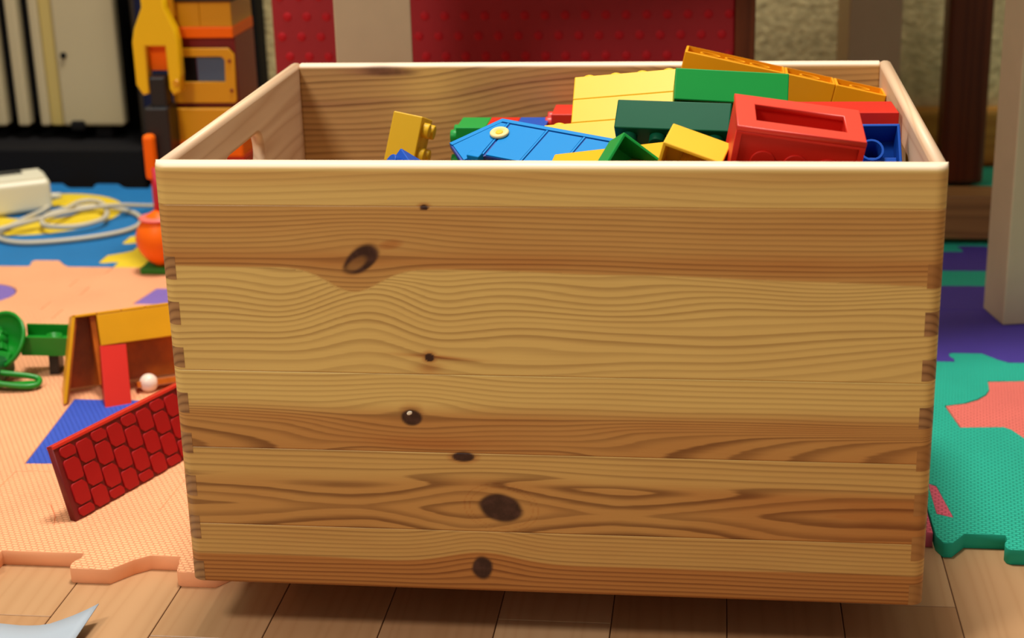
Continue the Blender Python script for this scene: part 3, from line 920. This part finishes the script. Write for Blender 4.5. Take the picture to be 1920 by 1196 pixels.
# sky blue grooved panel with a cream button
PT = frame((-0.0370, 0.1467, 0.2622), (0.9205, -0.3827, -0.079), (0.3862, 0.8603, 0.3328), (-0.0594, -0.3368, 0.9397))
pan = empty('toy_boat_side', mtx=PT)
tag(pan, 'sky blue grooved toy panel with a round cream button, lying tilted at the front', 'toy panel')
outl = [(-0.0169, -0.033), (0.0, 0.0), (0.080, 0.0), (0.080, -0.0378), (0.0095, -0.0378), (0.0083, -0.0400), (0.0001, -0.0481)]
add_obj('base', poly_me([outl], -0.0040, -0.0007, 0.0003), M_skyd, pan)
cells = [[(-0.0136, -0.0345), (0.0014, -0.0043), (0.0053, -0.0043), (0.0066, -0.0365), (0.0003, -0.0462)],
         [(0.0080, -0.0043), (0.0310, -0.0043), (0.0315, -0.0374), (0.0098, -0.0374)],
         [(0.0335, -0.0043), (0.0550, -0.0043), (0.0555, -0.0374), (0.0335, -0.0374)],
         [(0.0575, -0.0043), (0.0795, -0.0043), (0.0795, -0.0374), (0.0575, -0.0374)]]
for c in cells:
    add_obj('cell', poly_me([c], -0.0010, 0.0, 0.0002), M_sky, pan)
for a, b in (((0.0061, -0.0035), (0.0078, -0.0375)), ((0.0319, -0.0035), (0.0323, -0.0376)), ((0.0559, -0.0035), (0.0563, -0.0376))):
    w = 0.0006
    add_obj('rib', poly_me([[(a[0] - w, a[1]), (a[0] + w, a[1]), (b[0] + w, b[1]), (b[0] - w, b[1])]], -0.0010, 0.0001, 0.00015), M_sky, pan)
add_obj('border', poly_me([[(-0.0169, -0.033), (0.0, 0.0), (0.080, 0.0), (0.080, -0.0030), (0.0019, -0.0030), (-0.0141, -0.0345)]], -0.0010, 0.0001, 0.0002), M_sky, pan)
add_obj('hinge', box_me(0.0010, 0.0090, -0.0440, -0.0385, -0.0035, 0.0022, 0.0006), M_sky, pan, Matrix.Translation((0, 0, 0)))
bt_ = add_obj('button', lathe_me([(0.0052, 0.0), (0.0056, 0.0006), (0.0056, 0.0014), (0.0050, 0.0020), (0.0034, 0.0020), (0.0031, 0.0013)], 32), M_cream, pan, Matrix.Translation((0.0069, -0.0157, 0.0)))
add_obj('button_centre', cyl_me(0.0022, 0.0010, 0.0018, 20, bev=0.0003), M_yel, bt_)

# ------------------------------------------------------------------ red roof panel on the mat
dd = Vector((0.37237, 0.92808, 0)); ww = Vector((-0.2402, 0.0964, 0.9659)).normalized(); nn = dd.cross(ww).normalized()
RP = frame((-0.3116, 0.1102, 0.0100), dd, ww, nn)
roofp = empty('roof_panel', mtx=RP)
tag(roofp, 'red toy roof panel with raised tiles standing on the peach mat', 'toy roof')
HP, LP = 0.0510, 0.130
add_obj('base', poly_me([[(0, 0), (LP, 0), (LP, HP), (0, HP)]], -0.0060, -0.0008, 0.0005), mat('roof_groove_red', rgb(110, 12, 16), 0.5), roofp)
M_roof = mat('roof_red', rgb(164, 18, 22), 0.42, spec=0.3, noise=0.04)
add_obj('top_edge', box_me(0, LP, HP - 0.0022, HP, -0.0062, 0.0, 0.0004), M_redb, roofp)
cw, chh = 0.0143, HP / 3.2
x = 0.0035; col_i = 0
while x < LP - 0.004:
    wdt = min(cw, LP - x)
    y = -chh / 2 if col_i % 2 == 0 else 0.0012 - 0.002
    while y < HP - 0.003:
        a, b = max(y, 0.0006), min(y + chh, HP - 0.0026)
        if b - a > 0.003:
            x0, x1, y0, y1 = x + 0.0006, x + wdt - 0.0006, a + 0.0006, b - 0.0006
            c = min(0.0032, (y1 - y0) * 0.4)
            tl = [(x0 + c, y0), (x1 - c * 0.4, y0), (x1, y0 + c * 0.5), (x1, y1 - c), (x1 - c, y1), (x0 + c * 0.4, y1), (x0, y1 - c * 0.5), (x0, y0 + c)]
            add_obj('roof_tile', poly_me([tl], -0.0012, 0.0003, 0.0003), M_roof, roofp)
        y += chh
    x += cw; col_i += 1

# ------------------------------------------------------------------ yellow toy house frame
ya_, tb_ = R(28), R(20)
he1 = Vector((math.cos(ya_), math.sin(ya_), 0)); hb_ = Vector((-math.sin(ya_), math.cos(ya_), 0))
hup = Vector((0, 0, math.cos(tb_))) + hb_ * math.sin(tb_); hbk = hup.cross(he1)
HO = frame((-0.3957, 0.3017, 0.0120), he1, hbk, hup)      # leans back on its rear edge
ho = empty('toy_house_frame', mtx=HO)
tag(ho, 'golden yellow toy house frame with a red pillar, open to the front', 'toy house')
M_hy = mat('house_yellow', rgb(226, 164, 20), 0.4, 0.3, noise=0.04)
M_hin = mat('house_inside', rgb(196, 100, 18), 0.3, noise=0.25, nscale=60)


def hex_me(pts):
    bm = bmesh.new(); v = [bm.verts.new(p) for p in pts]
    for f in ((0, 1, 2, 3), (7, 6, 5, 4), (0, 4, 5, 1), (1, 5, 6, 2), (2, 6, 7, 3), (3, 7, 4, 0)):
        bm.faces.new([v[i] for i in f])
    return bm_to(bm, 'slab')


Hh, Lh, Dh = 0.0650, 0.112, 0.030
sl = 0.241


def slab(t0, t1, d0, d1, w0, w1):
    # sheared slab following the sloping gable side; lower rear corner trimmed to clear the mat
    lo1 = max(w0, d1 * 0.364 - 0.0012)
    P = lambda t, d, w: (t + sl * w, d, w)
    return hex_me([P(t0, d0, w0), P(t1, d0, w0), P(t1, d1, lo1), P(t0, d1, lo1), P(t0, d0, w1), P(t1, d0, w1), P(t1, d1, w1), P(t0, d1, w1)])


add_obj('side_wall', slab(0.0, 0.0024, 0, Dh, 0, Hh), M_hy, ho)
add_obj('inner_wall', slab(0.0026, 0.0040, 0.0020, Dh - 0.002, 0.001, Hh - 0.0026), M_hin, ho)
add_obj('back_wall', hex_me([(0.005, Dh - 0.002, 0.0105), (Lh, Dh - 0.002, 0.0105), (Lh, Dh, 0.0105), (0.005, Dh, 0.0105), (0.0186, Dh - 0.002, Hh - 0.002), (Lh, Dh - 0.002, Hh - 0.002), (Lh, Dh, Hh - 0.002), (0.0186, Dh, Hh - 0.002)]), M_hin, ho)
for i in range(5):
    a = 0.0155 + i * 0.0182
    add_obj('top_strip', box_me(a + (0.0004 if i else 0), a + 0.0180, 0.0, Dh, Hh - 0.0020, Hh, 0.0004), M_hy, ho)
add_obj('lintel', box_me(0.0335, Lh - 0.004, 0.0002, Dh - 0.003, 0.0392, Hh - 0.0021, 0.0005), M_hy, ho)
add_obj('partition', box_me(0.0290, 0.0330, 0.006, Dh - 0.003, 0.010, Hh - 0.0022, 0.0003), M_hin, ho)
add_obj('pillar', box_me(-0.0098, 0.0098, 0.0, 0.015, -0.0510, 0.0, 0.0005), M_red, ho, Matrix.Translation((0.0425, 0.0008, 0.0390)) @ Matrix.Rotation(R(5), 4, 'Y') @ Matrix.Rotation(R(-17), 4, 'X'))
bm = bmesh.new(); bmesh.ops.create_uvsphere(bm, u_segments=20, v_segments=12, radius=0.0072)
add_obj('white_button', bm_to(bm, 'ball', True), mat('white_plastic', rgb(248, 226, 206), 0.35), ho, Matrix.Translation((0.0650, 0.004, 0.0060)))
add_obj('lower_rail', box_me(0.056, Lh, 0.0005, 0.0120, 0.0035, 0.0080, 0.0004), M_hin, ho)

# ------------------------------------------------------------------ green toy part at the left edge
gt = empty('toy_bucket', (-0.462, 0.350, 0.010))
tag(gt, 'green plastic toy bucket with an arm and a looped foot at the left edge', 'toy part')


def bmbox(bm, x0, x1, y0, y1, z0, z1):
    r_ = bmesh.ops.create_cube(bm, size=1.0)
    for v in r_['verts']:
        v.co = Vector(((x0 + x1) / 2 + v.co.x * (x1 - x0), (y0 + y1) / 2 + v.co.y * (y1 - y0), (z0 + z1) / 2 + v.co.z * (z1 - z0)))


# round dish, its open side turned to the left and the front
prof = [(0.0010, -0.0125)] + [(0.0255 * math.sin(R(a)), -0.0125 * math.cos(R(a)) ** 1.0) for a in (15, 30, 45, 60, 75, 90)]
inner = [(0.0232 * math.sin(R(a)), -0.0105 * math.cos(R(a)) + 0.0004) for a in (90, 75, 60, 45, 30, 15)] + [(0.0010, -0.0102)]
fa = Vector((-0.30, -0.72, 0.62)).normalized(); fb = Vector((0, 0, 1)).cross(fa).normalized(); fc = fa.cross(fb)
DT = frame((-0.007, 0.010, 0.0300), fb, fc, fa)
dish = add_obj('dish', lathe_me(prof + inner, 40), M_toygreen, gt, DT)
add_obj('dish_step', box_me(-0.012, 0.014, -0.017, -0.006, -0.0095, -0.0030, 0.0015, 3), M_toygreen, dish)
add_obj('dish_hub', lathe_me([(0.0062, -0.0105), (0.0062, -0.001), (0.0045, 0.001), (0.0015, 0.0014)], 24), M_toygreen, dish, Matrix.Translation((-0.005, 0.002, 0)))
add_obj('dish_rib', box_me(-0.015, -0.001, 0.0065, 0.0095, -0.0095, -0.0010, 0.001), M_toygreen, dish)
add_obj('dish_rib', box_me(-0.0015, 0.0015, -0.006, 0.0150, -0.0098, -0.0020, 0.001), M_toygreen, dish, Matrix.Rotation(R(35), 4, 'Z'))
AT = Matrix.Translation((0.0090, 0.0220, 0.0180)) @ Matrix.Rotation(R(8), 4, 'Z') @ Matrix.Rotation(R(3), 4, 'Y')
bm = bmesh.new()
bmbox(bm, 0, 0.050, -0.0110, -0.0092, 0, 0.0150); bmbox(bm, 0, 0.050, 0.0092, 0.0110, 0, 0.0190); bmbox(bm, 0, 0.050, -0.0092, 0.0092, 0, 0.0100); bmbox(bm, 0.0482, 0.050, -0.0092, 0.0092, 0.010, 0.0150)
ar = add_obj('arm', bm_to(bm, 'arm'), M_toygreen, gt, AT)
add_obj('boss', lathe_me([(0.0062, 0.0), (0.0062, 0.0042), (0.0046, 0.0042), (0.0046, 0.002)], 24), M_toygreen, ar, Matrix.Translation((0.0240, -0.001, 0.0100)))
add_obj('arm_foot', box_me(0.020, 0.028, -0.008, 0.008, -0.0185, 0.0005, 0.001), M_black, ar)
add_obj('foot_loop', tube_me([(0.002, -0.014, 0.0130), (0.012, -0.013, 0.0115), (0.024, -0.009, 0.0085), (0.0315, -0.0085, 0.0060), (0.0325, -0.0150, 0.0040), (0.026, -0.0200, 0.0042), (0.012, -0.0225, 0.0062), (-0.004, -0.0235, 0.0090)], 0.0022, 10, 8), M_toygreen, gt)
add_obj('foot_plate', poly_me([[(-0.006, -0.024), (0.014, -0.022), (0.030, -0.0175), (0.030, -0.0100), (0.012, -0.0135), (-0.006, -0.015)]], 0.0040, 0.0056, 0.0004), M_toygreen, gt)
add_obj('body', box_me(-0.034, 0.004, -0.020, 0.014, 0.0030, 0.0200, 0.004, 3), mat('deep_green', rgb(8, 84, 34), 0.4), gt)
add_obj('pivot', cyl_me(0.0085, -0.003, 0.003, 24, bev=0.001), M_toygreen, gt, Matrix.Translation((-0.012, -0.0229, 0.0125)) @ Matrix.Rotation(R(90), 4, 'X'))
add_obj('pivot_pin', cyl_me(0.0048, -0.0042, 0.0042, 20), M_black, gt, Matrix.Translation((-0.012, -0.0229, 0.0125)) @ Matrix.Rotation(R(90), 4, 'X'))
add_obj('wheel', cyl_me(0.0090, -0.006, 0.006, 24, bev=0.001), M_black, gt, Matrix.Translation((-0.024, -0.006, 0.0090)) @ Matrix.Rotation(R(90), 4, 'Y'))

# ------------------------------------------------------------------ adapter and cable on the blue mat
ad = empty('power_adapter', (-0.688, 0.845, 0.0106)); ad.rotation_euler = (0, 0, R(30))
tag(ad, 'off white power adapter with coiled pale cable on the blue mat at the left edge', 'adapter')
add_obj('case', box_me(-0.075, 0.060, -0.026, 0.028, 0.0015, 0.0360, 0.005, 3), M_white, ad)
add_obj('lid', box_me(-0.070, 0.055, -0.021, 0.023, 0.0355, 0.0385, 0.0012), M_white, ad)
add_obj('label_strip', box_me(-0.02, 0.036, 0.006, 0.020, 0.0380, 0.0388, 0.0002), M_dark, ad)
add_obj('strain_relief', cyl_me(0.0045, 0, 0.014, 16, r2=0.003), M_white, ad, Matrix.Translation((0.058, -0.006, 0.012)) @ Matrix.Rotation(R(90), 4, 'Y'))
zc = 0.0136
cab = [(-0.637, 0.868, 0.024), (-0.628, 0.850, 0.016), (-0.640, 0.800, zc), (-0.640, 0.745, zc), (-0.605, 0.722, zc), (-0.555, 0.735, zc), (-0.515, 0.765, zc), (-0.507, 0.800, zc), (-0.530, 0.840, zc), (-0.575, 0.850, zc + .004), (-0.610, 0.815, 0.019), (-0.600, 0.770, 0.019), (-0.565, 0.770, zc + .004), (-0.545, 0.800, 0.019), (-0.565, 0.845, 0.0225), (-0.590, 0.850, 0.0225), (-0.600, 0.800, 0.022), (-0.640, 0.745, 0.020), (-0.690, 0.705, zc), (-0.730, 0.700, zc)]
adi = ad.matrix_basis.inverted()
add_obj('cable', tube_me(cab, 0.0026, 10, 8), M_cable, ad, adi)
cab2 = [(-0.720, 0.742, zc), (-0.650, 0.768, zc + 0.0), (-0.590, 0.792, zc + .0115), (-0.545, 0.822, zc + .0125), (-0.510, 0.870, zc), (-0.470, 0.905, zc), (-0.430, 0.925, zc)]
add_obj('cable', tube_me(cab2, 0.0022, 10, 8), M_cable, ad, adi)

# ------------------------------------------------------------------ toy crane tower behind the crate
ct = empty('toy_crane', (-0.394, 0.735, 0.010))
tag(ct, 'red and yellow toy crane cabin with a yellow forked arm behind the crate', 'toy crane')


def cbox(name, x0, x1, y0, y1, z0, z1, m, bev=0.001, parent=None):
    return add_obj(name, box_me(x0, x1, y0, y1, z0, z1, bev), m, parent or ct)


z = -0.010
M_tred = mat('toy_red', rgb(196, 34, 20), 0.35)
M_tdred = mat('toy_red_shaded', rgb(120, 18, 22), 0.4)  # darker red, the cabin side's shade put into its colour
M_tgold = mat('toy_gold', rgb(216, 152, 18), 0.35)
cbox('base_block', -0.034, 0.034, -0.034, 0.040, 0.0, 0.098, M_tred)
cbox('base_plate', -0.040, 0.040, -0.040, 0.046, 0.0, 0.012, M_tred)
cbox('orange_band', -0.0335, 0.0335, -0.036, 0.036, 0.098, 0.113, M_orange)
cbox('lower_brick', -0.0325, 0.0325, -0.035, 0.036, 0.113, 0.145, M_tgold)
cbox('cabin_body', -0.032, 0.032, -0.030, 0.037, 0.145, 0.2115, M_tdred)
door = add_obj('door', poly_me([[(-0.031, 0), (0.029, 0), (0.031, 0.003), (0.031, 0.046), (0.026, 0.052), (-0.031, 0.052)],
                               [(-0.020, 0.020), (-0.019, 0.044), (0.019, 0.044), (0.022, 0.041), (0.021, 0.020)]], 0, 0.004, 0.0006), M_tgold, ct,
               frame((0, -0.0302, 0.150), (1, 0, 0), (0, 0, 1), (0, -1, 0)))
add_obj('window_pane', box_me(-0.006, 0.024, 0.018, 0.046, -0.0002, 0.0012, 0.0002), M_glass, door)
add_obj('dark_pane', box_me(-0.021, -0.007, 0.018, 0.046, -0.0002, 0.0012, 0.0002), M_dark, door)  # dark left part of the window
for zz_ in (0.012, 0.040):
    add_obj('rivet', cyl_me(0.0016, 0.003, 0.0052, 12), M_tdred, door, Matrix.Translation((0.0268, zz_, 0)))
cbox('red_beam', -0.032, 0.032, -0.034, 0.037, 0.2115, 0.222, M_orange)
cbox('upper_brick', -0.0315, 0.0010, -0.033, 0.036, 0.222, 0.2455, M_tgold, 0.0006)
cbox('upper_brick', 0.0012, 0.0315, -0.033, 0.036, 0.222, 0.2455, M_tgold, 0.0006)
cbox('roof', -0.034, 0.036, -0.037, 0.040, 0.2455, 0.262, M_black, 0.002)
cbox('top_brick', -0.016, 0.016, -0.016, 0.016, 0.262, 0.281, M_tgold)
# forked arm hanging in front, towards the left
arm2 = [(-0.011, 0.120), (-0.011, 0.082), (-0.020, 0.062), (-0.0229, 0.050), (-0.0229, 0.010), (-0.017, 0.0), (-0.010, 0.002), (-0.010, 0.046), (0.0085, 0.046), (0.009, 0.006), (0.0125, 0.000), (0.020, 0.004), (0.0215, 0.020), (0.0215, 0.050), (0.0195, 0.062), (0.011, 0.082), (0.011, 0.120)]
fk = add_obj('forked_arm', poly_me([arm2], -0.007, 0.007, 0.002), M_toyyel, ct, frame((-0.0350, -0.052, 0.1620), (1, 0, 0), (0, 0, 1), (0, -1, 0)))
add_obj('fork_back', box_me(-0.0100, 0.0088, 0.022, 0.050, -0.006, -0.003, 0.0004), M_orange, fk)
add_obj('arm_link', box_me(-0.006, 0.014, 0.070, 0.120, -0.020, -0.0072, 0.001), M_tgold, fk)
add_obj('pin', cyl_me(0.003, -0.009, 0.009, 16), M_tgold, fk, Matrix.Translation((0.0165, 0.012, 0)))
cbox('hook_block', -0.0440, -0.0285, -0.062, -0.044, 0.1500, 0.1800, M_black, 0.002)
cbox('hook_post', -0.0500, -0.0270, -0.066, -0.036, 0.0, 0.1520, M_black, 0.002)
cbox('lever', -0.0510, -0.0400, -0.078, -0.066, 0.085, 0.1280, M_orange, 0.0035)
cbox('lever_stem', -0.0470, -0.0440, -0.074, -0.066, 0.050, 0.086, M_tred, 0.001)

# orange rounded toy on a green plate, half behind the crate corner
og = empty('toy_figure', (-0.4360, 0.6450, 0.010))
tag(og, 'orange egg shaped toy on a green plate, half hidden by the crate corner', 'toy figure')
add_obj('plate', box_me(-0.014, 0.024, -0.013, 0.016, 0, 0.0060, 0.001), mat('leaf_green', rgb(24, 120, 20), 0.4), og)
prof = [(0.004, 0.004)] + [(0.0225 * math.sin(math.pi * t) ** 0.62, 0.005 + 0.055 * t) for t in (0.04, 0.10, 0.18, 0.26, 0.38, 0.5, 0.6, 0.7, 0.8, 0.88, 0.94, 0.98)] + [(0.002, 0.0600)]
add_obj('body', lathe_me(prof, 36), M_orange, og, Matrix.Translation((0.004, 0.0, 0)))
add_obj('collar', lathe_me([(0.0165, 0), (0.0178, 0.0008), (0.0178, 0.0020), (0.0150, 0.0028)], 32), mat('pink_plastic', rgb(240, 120, 110), 0.4), og, Matrix.Translation((0.004, 0, 0.0512)))
add_obj('mast', cyl_me(0.0030, 0.056, 0.100, 14), mat('magenta_red', rgb(196, 30, 60), 0.4), og, Matrix.Translation((0.006, 0, 0)))

# ------------------------------------------------------------------ table, board, posts
ang = R(12); t1 = Vector((math.cos(ang), math.sin(ang), 0)); t2 = Vector((-math.sin(ang), math.cos(ang), 0))
TBm = frame((0.325, 0.521, 0.010), t1, t2, (0, 0, 1))
tb = empty('play_table', mtx=TBm)
tag(tb, 'beige painted play table whose square legs stand behind the crate', 'table')
wl, dl, tw, td = 0.058, 0.045, 0.533, 0.47
for ax, ay in ((0, 0), (-tw, 0.013), (0, td), (-tw, td)):
    add_obj('leg', box_me(0, wl, 0, dl, 0, 0.44, 0.0012), M_table, tb, Matrix.Translation((ax, ay, 0)))
add_obj('table_top', box_me(-tw - 0.02, wl + 0.02, -0.02, td + dl + 0.02, 0.44, 0.462, 0.004), M_table, tb)
add_obj('apron', box_me(-tw + wl, 0, 0.012, 0.03, 0.37, 0.44), M_table, tb)

rb = empty('dotted_board', (-0.097, 0.62, 0.0))
tag(rb, 'red dotted board with a brown wooden edge standing under the table', 'board')
add_obj('panel', box_me(-0.204, 0.200, 0.0, 0.014, 0.0, 0.34, 0.002), M_redp, rb)
add_obj('edge_strip', box_me(0.200, 0.217, -0.004, 0.018, 0.0, 0.345, 0.0015), M_brown, rb)
dome = lathe_me([(0.0042, 0.0), (0.0036, 0.0006), (0.0020, 0.0010), (0.0006, 0.0011)], 12); dome.materials.append(M_redd)
for r_ in range(9):
    for c_ in range(23):
        xx = -0.196 + c_ * 0.0175 + (0.006 if r_ % 2 else 0.0)
        if xx > 0.195: continue
        add_obj('dot', dome, None, rb, Matrix.Translation((xx, 0.0002, 0.165 + r_ * 0.0175)) @ Matrix.Rotation(R(90), 4, 'X'))

pt_ = empty('wooden_post', (0.3535, 1.00, 0.010))
tag(pt_, 'dark brown wooden furniture leg on the mat by the back wall', 'furniture leg')
add_obj('shaft', box_me(-0.0235, 0.0225, -0.0225, 0.0225, 0.004, 0.75, 0.005, 3), M_brown, pt_)
add_obj('foot_pad', cyl_me(0.015, 0, 0.005, 20), M_dark, pt_)

bmn = empty('wooden_rail', (0.36, 0.775, 0.010))
tag(bmn, 'brown wooden rail lying low across the mats behind the beige table leg', 'rail')
add_obj('beam', box_me(-0.135, 0.25, -0.020, 0.020, 0.006, 0.0490, 0.002), M_beam, bmn)
for xx in (-0.12, 0.23):
    add_obj('foot', box_me(xx - 0.012, xx + 0.012, -0.018, 0.018, 0.0, 0.0065), M_dark, bmn)

# ------------------------------------------------------------------ radiator and dark bin
tag(add_obj('shade_block_1', box_me(-1.6, -0.5655, 0.982, 1.0995, 0.0, 0.050, 0.003), M_dark), kind='structure')  # low black block, painted shade over the floor by the radiator
rd = empty('radiator', (-0.66, 1.03, 0.0))
tag(rd, 'cream enamel radiator with upright columns on the back wall', 'radiator')


def rbox(name, xa, xb, ya, yb, za, zb, m, bev=0.002):
    return add_obj(name, box_me(xa + 0.66, xb + 0.66, ya - 1.03, yb - 1.03, za, zb, bev), m, rd)


rbox('end_panel', -0.6755, -0.600, 1.03, 1.048, 0.066, 0.62, M_rad, 0.004)
rbox('yellowed_strip', -0.6915, -0.6755, 1.034, 1.048, 0.066, 0.62, M_radyel, 0.002)
for a, b in ((-0.703, -0.6915), (-0.731, -0.7165), (-0.759, -0.7445), (-0.787, -0.7725), (-0.815, -0.8005)):
    rbox('column', a, b, 1.03, 1.048, 0.066, 0.62, M_rad, 0.003)
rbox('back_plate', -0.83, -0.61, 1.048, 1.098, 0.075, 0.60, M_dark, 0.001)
rbox('dark_notch', -0.664, -0.648, 1.024, 1.04, 0.062, 0.073, M_dark, 0.002)  # dark block standing for a notch in the panel's lower edge
add_obj('screw', cyl_me(0.0035, 0, 0.003, 12), M_dark, rd, Matrix.Translation((-0.665 + 0.66, 1.03 - 1.03, 0.150)) @ Matrix.Rotation(R(90), 4, 'X'))
for fx in (-0.80, -0.63):
    rbox('foot', fx - 0.01, fx + 0.01, 1.04, 1.08, 0.0499, 0.068, M_dark, 0.001)
rbox('pipe', -0.585, -0.570, 1.04, 1.055, 0.05, 0.62, mat('dark_pipe', rgb(62, 52, 40), 0.5), 0.005)

bn = empty('storage_bin', (-0.505, 1.02, 0.0))
tag(bn, 'dark navy cloth storage bin standing behind the toy crane', 'bin')
add_obj('body', box_me(-0.055, 0.044, -0.035, 0.06, 0.0, 0.36, 0.006, 3), M_navyc, bn)
add_obj('rim', box_me(-0.058, 0.047, -0.038, 0.063, 0.355, 0.372, 0.004), M_dark, bn)

# ------------------------------------------------------------------ paper on the parquet
bm = bmesh.new(); nx, ny = 26, 8; top = []
far = [(-0.42, 0.010), (-0.36, 0.002), (-0.315, -0.0045), (-0.285, -0.0080), (-0.268, -0.0010), (-0.2585, 0.0055)]


def interp(x):
    for (a, b), (c, d) in zip(far, far[1:]):
        if a <= x <= c: return b + (d - b) * (x - a) / (c - a)
    return far[-1][1]


for sh in (0.0, -0.0006):
    rows = []
    for i in range(nx + 1):
        f = i / nx; row = []
        xf = -0.42 + (0.42 - 0.2585) * f
        for j in range(ny + 1):
            gq = j / ny
            xx = xf - gq * 0.006 * f
            yy = interp(xf) * (1 - gq) + gq * -0.12
            zz = 0.0016 + 0.0095 * max(0.0, (f - 0.72) / 0.28) ** 1.6 * (1 - gq) ** 1.5 + sh
            row.append(bm.verts.new((xx, yy, zz)))
        rows.append(row)
    top.append(rows)
for i in range(nx):
    for j in range(ny):
        bm.faces.new((top[0][i][j], top[0][i + 1][j], top[0][i + 1][j + 1], top[0][i][j + 1]))
        q = bm.faces.new((top[1][i][j], top[1][i][j + 1], top[1][i + 1][j + 1], top[1][i + 1][j])); q.material_index = 1
for i in range(nx):
    for j in (0, ny):
        bm.faces.new((top[0][i][j], top[0][i + 1][j], top[1][i + 1][j], top[1][i][j]))
for j in range(ny):
    for i in (0, nx):
        bm.faces.new((top[0][i][j], top[0][i][j + 1], top[1][i][j + 1], top[1][i][j]))
pm = bm_to(bm, 'paper', True)
pm.materials.append(M_paper); pm.materials.append(M_paperb)
tag(add_obj('paper_sheet', pm), 'pale blue grey paper with a curled corner on the parquet', 'paper')
